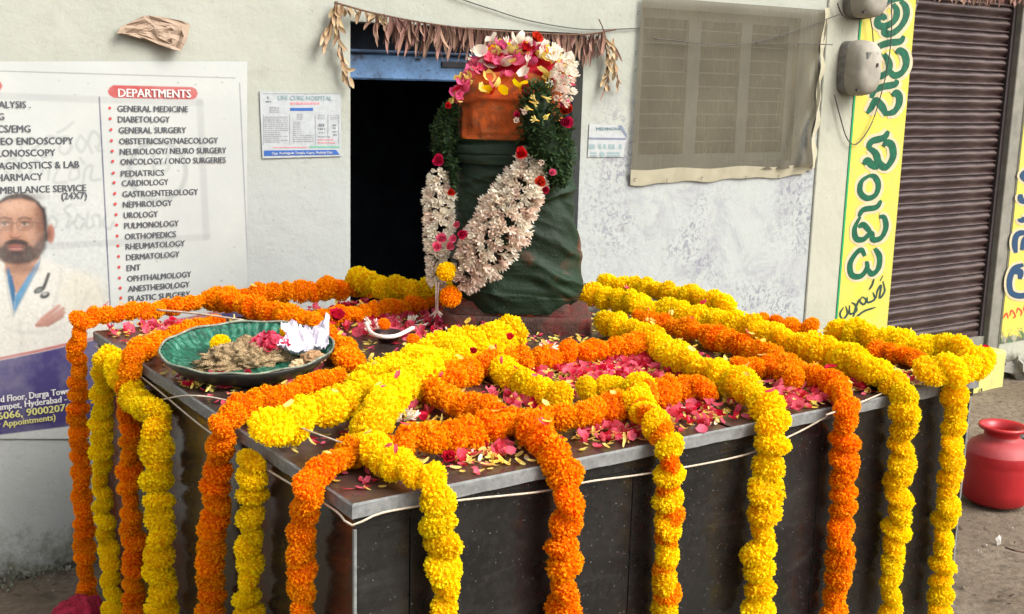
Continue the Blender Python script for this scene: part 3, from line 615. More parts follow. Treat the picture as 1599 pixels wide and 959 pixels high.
b.build('small_pictures', flat('dark_ink', (0.16, 0.17, 0.19)), notice)
# --- small sticker right of the door
stk = empty('sticker', wall(948, 220, 0.004), 'tiny white clinic sticker on the wall, right of the doorway', 'sticker')
def SP(x, y): return 900 + x * .2709, y * .2711
b = MB(); b.add([wall(*SP(*p), o_) for p in ((75, 715), (255, 722), (290, 780), (270, 905), (65, 905)) for o_ in (0.004, 0.001)], [(0, 8, 6, 4, 2), (0, 2, 3, 1), (2, 4, 5, 3), (4, 6, 7, 5), (6, 8, 9, 7), (8, 0, 1, 9)]); b.build('sheet', flat('sticker_white', (0.37, 0.385, 0.38)), stk)
text('MEDINOVA', *SP(110, 742), SP(250, 742)[0], 5.5, flat('teal_dark_ink', (0.10, 0.18, 0.20)), stk, 0.0052)
b = MB(); poly(b, [SP(238, 722), SP(262, 722), SP(292, 775), (SP(292, 800)[0], SP(0, 800)[1])], 0.005); poly(b, [SP(72, 792), SP(285, 795), SP(285, 806), SP(72, 803)], 0.005); b.build('stripe', flat('slate_ink', (0.16, 0.18, 0.24)), stk)
b = MB(); 
for x in (72, 90, 128, 155, 185, 205, 245): poly(b, [SP(x, 832), SP(x + 14, 830), SP(x + 18, 858), SP(x, 858)], 0.005)
disc(b, SP(148, 890)[0], SP(148, 890)[1], 4.5, 0.005)
for y in (882, 897): poly(b, [SP(80, y - 4), SP(118, y - 4), SP(118, y + 4), SP(80, y + 4)], 0.005); poly(b, [SP(175, y - 5), SP(250, y - 5), SP(250, y + 5), SP(175, y + 5)], 0.005)
b.build('print', flat('sticker_ink', (0.22, 0.30, 0.30)), stk)

# ------------------------------------------------------------------ things on the wall
# crumpled brown scrap
def ZP(x, y): return 160 + x * .11257, 10 + y * .1125
outl = [(200, 380), (250, 290), (330, 250), (430, 200), (560, 135), (640, 125), (800, 145), (900, 160), (1100, 200), (1215, 245), (1200, 330), (1180, 430), (1140, 520), (1090, 620), (960, 590), (760, 520), (560, 450), (480, 430), (330, 395)]
cx0 = sum(p[0] for p in outl) / len(outl); cy0 = sum(p[1] for p in outl) / len(outl)
V = []; rings = 9
for k in range(rings + 1):
    s_ = 1 - k / rings
    for p in outl:
        x = cx0 + (p[0] - cx0) * s_; y = cy0 + (p[1] - cy0) * s_
        h = 0.010 + 0.022 * abs(mnoise.noise(Vector((x / 170, y / 130, 1)))) + 0.012 * abs(mnoise.noise(Vector((x / 60, y / 70, 5)))) + (0.016 if s_ > 0.8 and y > cy0 else 0)
        V.append(wall(*ZP(x, y), h))
n = len(outl); Fc = [(k * n + i, k * n + (i + 1) % n, (k + 1) * n + (i + 1) % n, (k + 1) * n + i) for k in range(rings) for i in range(n)]
Vb = [v + np.array([0, 0.002, 0]) for v in V]
scrap = MB().add(V, Fc).add(Vb, [f[::-1] for f in Fc]).build('paper_scrap', simple('brown_paper', (0.34, 0.25, 0.185), (0.27, 0.20, 0.14), 0.85, 12))
tag(scrap, 'crumpled brown paper scrap pinned high on the wall above the large poster', 'paper scrap')
# wires
def wire(pts, r_, label, off=0.012, name='wire', mat=None, cat='wire'):
    P = catmull([wall(x, y, o_) if o_ is not None else None for x, y, o_ in [(p[0], p[1], p[2] if len(p) > 2 else off) for p in pts]], 0.03)
    return tag(MB().tube(P, r_, 6).build(name, mat or M['wire'], None, True), label, cat)
wire([(700, -8), (760, 12), (830, 33), (915, 46), (1003, 44)], 0.0022, 'thin wire running along the wall above the doorway to the window')
wire([(1020, 60), (1150, 70), (1240, 48), (1312, 22)], 0.0022, 'thin wire crossing the window net to the upper meter box', 0.045)
wire([(1180, 68), (1250, 68), (1300, 70)], 0.0025, 'thin wire from the window net to the lower meter box', 0.05)
wire([(1303, 148), (1310, 175), (1322, 215), (1335, 226), (1350, 212), (1366, 180), (1385, 110), (1392, 50), (1392, -10)], 0.0028, 'black cable looping below the lower meter box over the yellow sign', 0.03, 'cable', None, 'cable')
wire([(1308, 5), (1316, 24), (1338, 30), (1364, 24), (1390, 5)], 0.004, 'thick black cable under the upper meter box', 0.04, 'cable', None, 'cable')
wire([(1356, 15), (1362, 45), (1364, 80), (1362, 110), (1352, 135)], 0.0026, 'black cable from the upper meter box down to the lower one', 0.04, 'cable', None, 'cable')
# meter boxes
def meter(cx_, cy_, wpx, hpx, label):
    c = wall(cx_, cy_, 0.0); t_ = empty('meter_box', c + np.array([0, -0.012, 0]), label, 'electric meter', 'electric meter boxes on the pillar')
    w_ = wpx * 0.5 * depth(c) / F * 1.08; h_ = hpx * 0.5 * depth(c) / F * 0.97
    def shell(y, sx, sz, e=4.0, n=36):
        return [(c[0] + sx * w_ * np.sign(math.cos(a)) * abs(math.cos(a)) ** (2 / e), y, c[2] + sz * h_ * np.sign(math.sin(a)) * abs(math.sin(a)) ** (2 / e)) for a in [2 * math.pi * k / n for k in range(n)]]
    def loft(L, name, mat):
        n = len(L[0]); V = [p for g in L for p in g]; Fc = [(i * n + k, (i + 1) * n + k, (i + 1) * n + (k + 1) % n, i * n + (k + 1) % n) for i in range(len(L) - 1) for k in range(n)] + [tuple(range((len(L) - 1) * n, len(L) * n))[::-1]]
        MB().add(V, Fc).build(name, mat, t_, True)
    y0 = c[1] - 0.012
    loft([shell(y0, .92, .98), shell(y0 - 0.035, .92, .98), shell(y0 - 0.04, .88, .94)], 'back_box', simple('grimy_black_plastic', (0.09, 0.085, 0.075), (0.2, 0.19, 0.165), 0.6, 25))
    loft([shell(y0 - 0.0405, .90, 1.0, 3.4), shell(y0 - 0.06, .92, 1.02, 3.2), shell(y0 - 0.105, .86, .95, 3.0), shell(y0 - 0.125, .74, .84, 2.8), shell(y0 - 0.135, .45, .55, 2.5)], 'cover', simple('dusty_grey_cover', (0.34, 0.315, 0.255), (0.23, 0.21, 0.17), 0.8, 10, spec=0.5))
    MB().box((c[0] - .80 * w_, y0 - 0.1205, c[2] - .02 * h_), (c[0] + .78 * w_, y0 - 0.1085, c[2] + .0 * h_)).build('seam', M['wire'], t_)
    MB().box((c[0] - .55 * w_, y0 - 0.1345, c[2] + .30 * h_), (c[0] + .35 * w_, y0 - 0.122, c[2] + .58 * h_), .004).build('display', simple('dull_window', (0.16, 0.155, 0.13), (0.10, .10, .085), .35, 20), t_)
    for sx, sz in ((-.7, -.8), (.65, -.8), (.65, .82)): MB().box((c[0] + sx * w_ - .005, y0 - .112, c[2] + sz * h_ - .005), (c[0] + sx * w_ + .005, y0 - .098, c[2] + sz * h_ + .005)).build('screw', M['wire'], t_)
    MB().box((c[0] + 0.2 * w_, y0 - 0.142, c[2] + .05 * h_), (c[0] + 0.28 * w_, y0 - 0.130, c[2] + .18 * h_)).build('seal', M['wire'], t_)
meter(1323, 106, 56, 86, 'grey domed electric meter on the pillar, the lower of two')
meter(1333, -8, 58, 74, 'grimy grey electric meter at the top edge, above the other meter')

# mosquito net over the window
def net_mat():
    m_, t, b = nmat('brown_mesh_net'); c = ramp(t, noise_(t, 4, 5), [(0.35, (0.078, 0.066, 0.038)), (0.65, (0.108, 0.093, 0.056))]); t.links.new(c, b.inputs['Base Color']); b.inputs['Roughness'].default_value = 0.8
    tr = t.nodes.new('ShaderNodeBsdfTransparent'); ms = t.nodes.new('ShaderNodeMixShader')
    tc = t.nodes.new('ShaderNodeTexCoord'); mp = N(t, 'ShaderNodeMapping'); mp.inputs['Scale'].default_value = (160, 1, 6); t.links.new(tc.outputs['Object'], mp.inputs[0]); nz = N(t, 'ShaderNodeTexNoise', Scale=1, Detail=3); t.links.new(mp.outputs[0], nz.inputs['Vector'])
    t.links.new(ramp(t, nz.outputs[0], [(0.3, 0.68), (0.7, 0.80)]), ms.inputs[0]); t.links.new(tr.outputs[0], ms.inputs[1]); t.links.new(b.outputs[0], ms.inputs[2]); t.links.new(ms.outputs[0], t.nodes['Material Output'].inputs[0]); return m_
net = empty('mosquito_net', wall(1130, 140, 0.02), 'brown mosquito net stretched and pinned over the barred window', 'net')
TLx, TLy, TRx, TRy, BRx, BRy, BLx, BLy = 1003, -40, 1290, 14, 1266, 262, 985, 269
V = []; nu, nv = 70, 40
for j in range(nv + 1):
    v = j / nv
    for i in range(nu + 1):
        u = i / nu
        tx = TLx + (TRx - TLx) * u; ty = (-40) + (TRy + 40) * u if False else (-6 + 22 * u); bx = BLx + (BRx - BLx) * u; by = BLy + (BRy - BLy) * u + 1.5 * math.sin(u * 18)
        x = tx + (bx - tx) * v + (4 * math.sin(v * 14) * (u > .97)); y = ty + (by - ty) * v
        f_ = 0.020 + 0.006 * mnoise.noise(Vector((u * 3, v * 3, 0))) + max(0, u - .72) / .28 * 0.014 * (1 + math.sin(u * 60 + v * 7 + 2 * mnoise.noise(Vector((u * 4, v * 4, 9))))) * (0.3 + v)
        V.append(wall(x, y, f_))
Fc = [(j * (nu + 1) + i, (j + 1) * (nu + 1) + i, (j + 1) * (nu + 1) + i + 1, j * (nu + 1) + i + 1) for j in range(nv) for i in range(nu)]
MB().add(V, Fc).build('netting', net_mat(), net, True)
hem = simple('cream_hem', (0.40, 0.37, 0.265), (0.33, 0.30, 0.21), 0.85, 12)
V = []
for i in range(41):
    u = i / 40; x = BLx + (BRx - BLx + 3) * u; y = BLy + (BRy - BLy) * u + 1.5 * math.sin(u * 18)
    V += [wall(x, y - 4, 0.024), wall(x - 1, y + (20 if u < .97 else 8) * (1 - .45 * u) + 1.2 * math.sin(u * 33), 0.010 + 0.002 * math.sin(u * 22))]
MB().add(V, [(2 * i, 2 * i + 1, 2 * i + 3, 2 * i + 2) for i in range(40)]).build('hem', hem, net, True)
V = []
for i in range(31):
    v = i / 30; x = 1290 + (1268 - 1290) * v + 2 * math.sin(v * 21); y = 12 + 250 * v
    V += [wall(x - 2, y, 0.026), wall(x + 4 + 2 * math.sin(v * 37), y, 0.014)]
MB().add(V, [(2 * i, 2 * i + 2, 2 * i + 3, 2 * i + 1) for i in range(30)]).build('side_hem', hem, net, True)
b = MB()
for (x, y) in ((993, 281), (1043, 282), (1097, 279), (1166, 278), (1217, 277), (995, 83), (995, 110), (998, 20), (992, 190)):
    c = wall(x, y, 0.03); MB().tube([c + np.array([0.006 * math.cos(a), 0.004, 0.007 * math.sin(a)]) for a in np.linspace(0.4, 5.2, 9)], 0.0012, 5).build('hook', M['wire'], net)

# dried leaf toran
def leafmesh(name, L, Wd, mat, curl, n=6, fold=0.3):
    V = []; tips = []
    for i in range(n + 1):
        t_ = i / n; w_ = Wd * (math.sin(math.pi * min(1, t_ * .85 + .08)) ** 0.8) * (1 if i < n else 0.05)
        z = -L * t_; y = -curl * L * t_ * t_; x = L * 0.08 * math.sin(t_ * 3 + curl * 9)
        V += [(x - w_, y - w_ * fold, z), (x, y, z), (x + w_, y - w_ * fold, z)]; tips += [t_ * .8, t_ * .6 + .1, t_ * .8 + .2]
    Fc = []
    for i in range(n): Fc += [(3 * i, 3 * i + 1, 3 * i + 4, 3 * i + 3), (3 * i + 1, 3 * i + 2, 3 * i + 5, 3 * i + 4)]
    me = mesh(name, V, Fc, mat, True); a = me.attributes.new('tip', 'FLOAT', 'POINT'); a.data.foreach_set('value', tips); return me
DL = [leafmesh('leaf', 0.118, 0.0062, M['dry'], c, fold=f) for c, f in ((.1, .6), (-.05, .9), (.25, .4), (.15, 1.2), (.02, .3))]
DLp = [leafmesh('leaf', 0.06, 0.007, M['drypale'], c, fold=f) for c, f in ((.2, .6), (.4, .9), (-.1, .4))]
def leafrow(root, P, meshes, lo, hi, spread=0.25, tilt=0.0):
    for p in P:
        o = link('leaf', rnd.choice(meshes), root); o.location = Vector(p) - root.location
        s = rnd.uniform(lo, hi); o.scale = (rnd.uniform(.8, 1.25), 1, s); o.rotation_euler = (rnd.uniform(-.15, .25), rnd.gauss(tilt, spread), rnd.uniform(-.9, .9))
toran = empty('dried_leaf_toran', wall(720, 35, 0.03), 'string of brown dried mango leaves hanging across the top of the doorway', 'leaf garland', 'dried leaf torans')
P = catmull([wall(522, 4, .03), wall(590, 22, .04), wall(690, 40, .045), wall(800, 50, .045), wall(905, 54, .04), wall(962, 46, .03)], 0.02)
MB().tube(P, 0.0035, 5).build('string', M['dry'], toran)
Pd = catmull([wall(585, 21, .045), wall(690, 40, .05), wall(800, 50, .05), wall(905, 55, .045), wall(940, 50, .04)], 0.0066)
leafrow(toran, Pd, DL, .55, 1.12, .16); leafrow(toran, Pd[::2], DL, .4, .8, .22)
leafrow(toran, catmull([wall(524, 6, .035), wall(600, 25, .045)], 0.014), DLp, .4, .9, .5)
leafrow(toran, catmull([wall(528, 8, .035), wall(516, 40, .03), wall(505, 66, .03)], 0.014), DLp, .6, 1.1, .3, .3)
leafrow(toran, catmull([wall(524, 8, .035), wall(528, 60, .03), wall(536, 105, .03), wall(544, 122, .03)], 0.013), DLp, .5, .9, .4, -.2)
leafrow(toran, catmull([wall(940, 46, .035), wall(950, 80, .03), wall(948, 130, .03)], 0.010), DLp + DL[:1], .5, .95, .3)
leafrow(toran, catmull([wall(958, 60, .035), wall(964, 130, .03)], 0.016), DLp, .6, 1.0, .2)
for pts in ([(524, 2), (516, 40), (500, 72)], [(526, 2), (530, 60), (546, 138)], [(935, 30), (944, 55), (950, 130)]): MB().tube(catmull([wall(x, y, .03) for x, y in pts], .03), .0022, 5).build('stem', M['dry'], toran)
toran2 = empty('dried_leaf_toran', wall(1520, -6, 0.03), 'pale brown dried leaves dangling into view over the roller shutter', 'leaf garland', 'dried leaf torans')
P2 = catmull([wall(1440, -22, .03), wall(1500, -14, .04), wall(1560, -10, .04), wall(1640, -8, .03)], 0.013)
MB().tube(P2, 0.003, 5).build('string', M['dry'], toran2); leafrow(toran2, P2, DL, .35, .62, .25)

# ------------------------------------------------------------------ plinth
PLX, PLY = 1.728, 1.512
def granite(name, base, spec_d, rough, dusty=0.0, dustc=(0.16, 0.11, 0.085)):
    m_, t, b = nmat(name); tc = t.nodes.new('ShaderNodeTexCoord')
    vo = N(t, 'ShaderNodeTexVoronoi', Scale=210); t.links.new(tc.outputs['Object'], vo.inputs['Vector'])
    sc_ = t.nodes.new('ShaderNodeSeparateColor'); t.links.new(vo.outputs['Color'], sc_.inputs[0])
    th_ = ramp(t, sc_.outputs[0], [(0.93, 0.0), (0.99, .8)]); dd = ramp(t, vo.outputs['Distance'], [(0.22, 1.0), (0.35, 0.0)])
    c = mix(t, N_mul2(t, th_, dd), base, spec_d)
    c = mix(t, ramp(t, noise_(t, 60, 4, .7), [(0.45, 0.0), (0.62, 0.5)]), c, tuple(x * 2.2 for x in base))
    dn = ramp(t, noise_(t, 4.5, 8, 0.7, dist=0.8), [(0.42, 0.0), (0.72, dusty)])
    c = mix(t, dn, c, dustc)
    mp = N(t, 'ShaderNodeMapping'); mp.inputs['Rotation'].default_value = (0.3, 0.75, 0.2); mp.inputs['Scale'].default_value = (2.0, 4, 7); t.links.new(tc.outputs['Object'], mp.inputs[0])
    sn = N(t, 'ShaderNodeTexNoise', Scale=2.0, Detail=8, Roughness=0.7, Distortion=0.6); t.links.new(mp.outputs[0], sn.inputs['Vector'])
    c = mix(t, ramp(t, sn.outputs[0], [(0.56, 0.0), (0.78, .35)]), c, tuple(min(1, x * 3.0) for x in dustc)); t.links.new(c, b.inputs['Base Color'])
    t.links.new(ramp(t, noise_(t, 6, 8, .7), [(0.35, rough), (0.7, rough + 0.3)]), b.inputs['Roughness']); b.inputs['Specular IOR Level'].default_value = 0.38; return m_
M['gran'] = granite('black_polished_granite', (0.009, 0.009, 0.009), (0.20, 0.20, 0.195), 0.12, 0.5, (0.022, 0.021, 0.018))
M['grantop'] = granite('dusty_granite_top', (0.020, 0.014, 0.012), (0.16, 0.14, 0.12), 0.22, 0.8, (0.085, 0.050, 0.038))
M['granedge'] = simple('rough_cut_granite_edge', (0.20, 0.205, 0.195), (0.13, 0.135, 0.13), 0.7, 60)
M['cement'] = simple('grey_cement', (0.22, 0.22, 0.20), (0.12, 0.12, 0.11), 0.9, 30)
plinth = empty('granite_plinth', (PLX / 2, PLY / 2, 0), 'black polished granite plinth with grey slab edges, draped in marigold garlands', 'plinth')
ST = 0.026
def edge_slab(x0, y0, x1, y1, z0, z1):
    b = MB(); e = 0.0035
    b.add([(x0 + e, y0 + e, z1), (x1 - e, y0 + e, z1), (x1 - e, y1 - e, z1), (x0 + e, y1 - e, z1)], [(0, 1, 2, 3)]); return b
# slab: top face and rough-cut fascia
for (xa_, xb_) in ((0, 0.87), (0.8725, PLX)): edge_slab(xa_, 0, xb_, PLY, 0, TZ).build('top_slab', M['grantop'], plinth)
b = MB(); e = 0.0035
for (p, q) in (((0, 0), (PLX, 0)), ((PLX, 0), (PLX, PLY)), ((PLX, PLY), (0, PLY)), ((0, PLY), (0, 0))):
    n_ = 60; V = []
    for i in range(n_ + 1):
        f_ = i / n_; x = p[0] + (q[0] - p[0]) * f_; y = p[1] + (q[1] - p[1]) * f_
        ix = min(max(x, e), PLX - e); iy = min(max(y, e), PLY - e); j_ = 0.0012 * rnd.uniform(-1, 1) if 0 < i < n_ else 0
        V += [(ix, iy, TZ), (x, y, TZ - e + j_), (x, y, TZ - ST + j_), (min(max(x, .03), PLX - .03), min(max(y, .03), PLY - .03), TZ - ST)]
    b.add(V, [(4 * i + k, 4 * i + 4 + k, 4 * i + 5 + k, 4 * i + 1 + k)[::-1] for i in range(n_) for k in range(3)])
b.build('slab_edge', M['granedge'], plinth)
# facing panels: side faces sit back from the slab edge, joints between panels
ins = 0.008
MB().box((ins, ins, TZ - ST - 0.022), (PLX - ins, PLY - ins, TZ - ST - 0.0005)).build('bed_joint', M['gran'], plinth)
jx = [0.014, 0.117, 0.62, 1.17, PLX - 0.014]; zt = TZ - ST - 0.0222
for a_, c_ in zip(jx[:-1], jx[1:]): MB().box((a_ + 0.0012, ins + 0.002, 0), (c_ - 0.0012, ins + 0.022, zt), 0.0008).build('front_panel', M['gran'], plinth)
jy = [0.014, 0.5, 1.0, PLY - 0.014]
for a_, c_ in zip(jy[:-1], jy[1:]):
    MB().box((ins + 0.002, a_ + 0.0012, 0), (ins + 0.022, c_ - 0.0012, zt), 0.0008).build('side_panel', M['gran'], plinth)
    MB().box((PLX - ins - 0.022, a_ + 0.0012, 0), (PLX - ins - 0.002, c_ - 0.0012, zt), 0.0008).build('side_panel', M['gran'], plinth)
MB().box((0.014, PLY - ins - 0.022, 0), (PLX - 0.014, PLY - ins - 0.002, zt)).build('back_panel', M['gran'], plinth)
for (x, y) in ((ins, ins), (PLX - ins - 0.012, ins), (ins, PLY - ins - 0.012), (PLX - ins - 0.012, PLY - ins - 0.012)):
    MB().box((x - 0.002, y - 0.002, 0), (x + 0.0045, y + 0.0045, zt), 0.001).build('corner_strip', M['granedge'], plinth)
MB().box((ins + 0.023, ins + 0.023, 0), (PLX - ins - 0.023, PLY - ins - 0.023, zt - 0.001)).build('core', M['cement'], plinth)

# strings round the plinth
def string(pts, r_, label, mat='string'):
    return tag(MB().tube(catmull(pts, 0.02), r_, 5).build('string', M[mat], None, True), label, 'string')
fp = [onx(p, -0.004) for p in ((148, 540), (225, 592), (318, 668), (420, 735), (520, 795))]
fp += [np.array([-0.004, -0.004, TZ - 0.034])] + [ony(p, -0.004) for p in ((600, 800), (720, 781), (842, 768), (920, 752), (1020, 738), (1160, 711), (1240, 678), (1292, 650))]
string(fp, 0.0022, 'pale string tied round the plinth just under the slab edge')
string([onz(p, TZ + .004) for p in ((1290, 648), (1340, 630), (1385, 612), (1440, 598), (1500, 590))], 0.0022, 'pale string lying along the right end of the front slab edge')
string([onx((236, 628), -.01), onz((290, 618), TZ + .01), onz((345, 623), TZ + .008), onz((420, 645), TZ + .008), onz((470, 668), TZ + .05), onz((535, 692), TZ + .05)], 0.0018, 'pale string crossing the slab in front of the green tray')
string([onz((245, 484), TZ + .045), onz((310, 490), TZ + .05), onz((380, 500), TZ + .05)], 0.003, 'brown string lying over the far left orange garland')
string([(PLX + .004, 1.50, TZ - .02), (PLX + .004, 1.0, TZ - .015), (PLX + .004, .5, TZ - .02), (PLX + .004, .01, TZ - .03)], 0.0022, 'dark string along the far right slab edge', 'wire')

# ------------------------------------------------------------------ marigolds
def marigold_mesh(name, mat, seed, npet=620, flat_=0.62):
    r_ = np.random.RandomState(seed); V = []; Fc = []; tip = []
    # closed inner body
    nl, nm = 8, 12
    base = 0
    for i in range(nl + 1):
        ph = math.pi * i / nl
        for k in range(nm):
            a = 2 * math.pi * k / nm; V.append((0.80 * math.sin(ph) * math.cos(a), 0.80 * math.sin(ph) * math.sin(a), 0.80 * flat_ * math.cos(ph))); tip.append(0.0)
    Fc += [(i * nm + k, (i + 1) * nm + k, (i + 1) * nm + (k + 1) % nm, i * nm + (k + 1) % nm) for i in range(nl) for k in range(nm)]
    for j in range(npet):
        zc = 1 - 2 * (j + 0.5) / npet; a = j * 2.399963 + r_.uniform(-.25, .25); s = math.sqrt(max(0, 1 - zc * zc))
        d = np.array([s * math.cos(a), s * math.sin(a), zc]); d += r_.normal(0, .05, 3); d /= np.linalg.norm(d)
        body = d * np.array([1, 1, flat_]); nrm = d * np.array([1, 1, 1 / flat_]); nrm /= np.linalg.norm(nrm)
        u = np.cross(nrm, r_.normal(0, 1, 3)); u /= np.linalg.norm(u); v = np.cross(nrm, u)
        k0 = 0.78 + r_.uniform(-.03, .03); H = r_.uniform(.12, .24); wd = r_.uniform(.045, .075); lean = r_.uniform(.03, .16)
        p0 = body * k0; lift = nrm * H
        n0 = len(V); t1 = r_.uniform(.75, 1)
        pts = [p0 - u * wd * .4, p0 + u * wd * .4, p0 + lift * .6 - u * wd + v * lean * .25, p0 + lift * .6 + u * wd + v * lean * .25,
               p0 + lift * .98 - u * wd * .95 + v * lean, p0 + lift * 1.04 + v * lean * .8, p0 + lift * .95 + u * wd * .95 + v * lean]
        V += pts; tip += [0.05, 0.05, .55 * t1, .55 * t1, t1, t1, t1]
        Fc += [(n0, n0 + 1, n0 + 3, n0 + 2), (n0 + 2, n0 + 3, n0 + 5), (n0 + 2, n0 + 5, n0 + 4), (n0 + 3, n0 + 6, n0 + 5)]
    me = mesh(name, V, Fc, mat); at = me.attributes.new('tip', 'FLOAT', 'POINT'); at.data.foreach_set('value', tip); return me
MG = {c: [marigold_mesh('marigold', M[c], 10 + k, flat_=f) for k, f in enumerate((.56, .60, .54, .64, .58))] for c in ('yellow', 'orange')}
def quat_to(axis, spin):
    return Vector(axis).to_track_quat('Z', 'Y') @ Vector((0, 0, 1)).rotation_difference(Vector((0, 0, 1))) @ __import__('mathutils').Quaternion((0, 0, 1), spin)
def put_flower(root, p, axis, r_, color, sq=1.0):
    o = link('marigold', rnd.choice(MG[color]), root); o.rotation_mode = 'QUATERNION'
    o.location = Vector(p) - world_loc(root); ax = Vector(axis) + Vector((rnd.gauss(0, .16), rnd.gauss(0, .16), rnd.gauss(0, .16)))
    o.rotation_quaternion = quat_to(ax, rnd.uniform(0, 6.28)); s = r_ * rnd.uniform(.90, 1.10); o.scale = (s * rnd.uniform(.95, 1.05), s, s * sq); return o
ALLG = []
def garland(P, r_, color, label, mixc=None, gap=1.0, group='marigold garlands draped over the plinth'):
    """P: 3-D path; one flower every gap*r_; mixc: small orange flowers between"""
    g = empty('marigold_garland', tuple(P[0]), label, 'garland', group)
    Q = catmull(P, r_ * gap * 1.14); n = len(Q)
    for i, q in enumerate(Q):
        t_ = Q[min(i + 1, n - 1)] - Q[max(i - 1, 0)]; q = q + nr.normal(0, r_ * .07, 3)
        if mixc and i % 2: put_flower(g, q, t_, r_ * .84, mixc, 1.0)
        else: put_flower(g, q, t_, r_, color, 1.0)
        ALLG.append((q, r_))
    MB().tube(Q, 0.0012, 4).build('thread', M['string'], g)
    return g
def on_top(L, r_, lift=0.0): return [onz((p[0], p[1]), TZ + r_ * .82 + lift + (p[2] if len(p) > 2 else 0)) for p in L]
def front(L, r_): return [ony(p, -(r_ * .80 + 0.002)) for p in L]
def left(L, r_): return [onx(p, -(r_ * .80 + 0.002)) for p in L]
def down(P, z=0.40):
    a = np.array(P[-1]); return list(P) + [np.array([a[0], a[1], (a[2] + z) / 2]), np.array([a[0], a[1], z])] if a[2] > z + .06 else list(P)
def gr_(label, color, wpx, top=None, hang=None, side='f', lift=0.0, mixc=None, gap=1.0):
    P0 = (ony(hang[0], 0) if side == 'f' else onx(hang[0], 0)) if hang else onz(top[len(top) // 2][:2], TZ); r_ = pxw(wpx, P0) * (.5 if hang else .56)
    P = on_top(top, r_, lift) if top else []
    if hang: P = P + (front(hang, r_) if side == 'f' else left(hang, r_)); P = down(P)
    return garland(P, r_ * .90, color, label, mixc, gap)

# hanging ones, left face then front face
gr_('orange marigold garland along the far edge, hanging down the leftmost back corner of the plinth', 'orange', 40, [(325, 469), (250, 482), (180, 490), (135, 497)], [(122, 515), (122, 580), (122, 660), (126, 740), (131, 820), (136, 930)], 'l')
gr_('yellow marigold garland hanging on the left face, second strand from the left', 'yellow', 45, None, [(172, 556), (160, 600), (159, 680), (160, 760), (166, 850), (176, 950)], 'l')
gr_('orange marigold garland from beside the tray down between two yellow strands on the left face', 'orange', 46, [(335, 505), (285, 520), (235, 538), (218, 548)], [(204, 572), (202, 640), (203, 740), (206, 840), (209, 955)], 'l')
gr_('yellow marigold garland swagged across the left face, then hanging as its fourth strand', 'yellow', 52, None, [(170, 560), (186, 588), (206, 622), (232, 640), (243, 650), (246, 740), (250, 830), (254, 950)], 'l')
gr_('orange marigold garland from under the tray down the middle of the left face', 'orange', 56, [(522, 592), (480, 606), (440, 620), (395, 632)], [(352, 656), (344, 710), (337, 780), (331, 860), (328, 955)], 'l')
gr_('short yellow marigold garland tied below the slab edge on the left face', 'yellow', 54, None, [(395, 722), (393, 780), (390, 850), (388, 955)], 'l')
gr_('orange marigold garland hanging on the left face next to the near corner', 'orange', 62, [(632, 700), (580, 698), (530, 716)], [(486, 752), (474, 810), (470, 880), (470, 955)], 'l')
gr_('bright yellow marigold garland down the near corner end of the front face', 'yellow', 70, [(790, 548), (725, 564), (662, 592), (608, 628), (574, 670), (594, 712), (645, 736)], [(682, 765), (686, 830), (692, 900), (696, 955)], 'f', .006)
gr_('orange marigold garland hanging in the middle left of the front face', 'orange', 72, [(645, 590), (690, 620), (750, 640), (810, 662), (850, 690)], [(882, 750), (880, 820), (879, 890), (880, 955)], 'f')
gr_('narrow garland of yellow marigolds with small orange ones between, on the front face', 'yellow', 62, [(1000, 602), (998, 630), (1018, 655)], [(1043, 690), (1044, 760), (1042, 850), (1038, 955)], 'f', .01, 'orange', .70)
gr_('yellow marigold garland running from the stone to the middle right of the front face', 'yellow', 66, [(945, 505), (1000, 520), (1040, 548), (1090, 575), (1140, 592), (1180, 618)], [(1207, 665), (1199, 720), (1192, 790), (1188, 860), (1185, 955)], 'f', .004)
gr_('deep orange marigold garland hanging on the right part of the front face', 'orange', 56, [(1000, 500), (1060, 512), (1130, 532), (1190, 552), (1240, 580), (1290, 592)], [(1319, 628), (1319, 700), (1315, 800), (1309, 880), (1305, 955)], 'f')
gr_('yellow marigold garland hanging on the front face, second from its right end', 'yellow', 54, [(1320, 562), (1360, 580)], [(1411, 618), (1408, 700), (1403, 790), (1396, 870), (1390, 955)], 'f')
gr_('yellow marigold garland hanging at the right end of the front face', 'yellow', 49, None, [(1492, 618), (1488, 690), (1481, 770), (1474, 860), (1467, 955)], 'f')
# lying on the top
gr_('orange marigold garland lying along the left half of the back edge', 'orange', 38, [(332, 466), (400, 462), (470, 456), (540, 450), (590, 446)])
gr_('orange marigold garland running from the back edge to the right of the tray', 'orange', 42, [(340, 466), (400, 482), (460, 498), (510, 528), (545, 560)])
gr_('short yellow marigold garland at the back edge, left of the stone', 'yellow', 42, [(562, 438), (595, 448), (640, 455), (690, 452)], lift=.02)
gr_('thin orange marigold garland between the tray and the foot of the stone', 'orange', 32, [(486, 500), (540, 492), (600, 484), (660, 474), (712, 462)])
gr_('bright yellow marigold garland lying from the stone to the near left slab edge', 'yellow', 58, [(800, 518), (745, 530), (685, 548), (628, 574), (572, 606), (505, 640), (425, 672)], lift=.012)
gr_('short bright yellow marigold strand where the two yellow garlands part, left of the stone', 'yellow', 56, [(740, 540), (690, 560), (640, 592), (600, 632), (585, 662)], lift=.022)
gr_('orange marigold garland lying from the near corner garlands to the right', 'orange', 54, [(640, 686), (700, 682), (760, 668), (820, 658), (880, 650), (940, 640), (1000, 622), (1060, 606), (1100, 606)], lift=.004)
gr_('orange marigold garland lying just in front of the foot of the stone', 'orange', 46, [(690, 588), (750, 574), (820, 560), (890, 552), (950, 545), (1000, 540)])
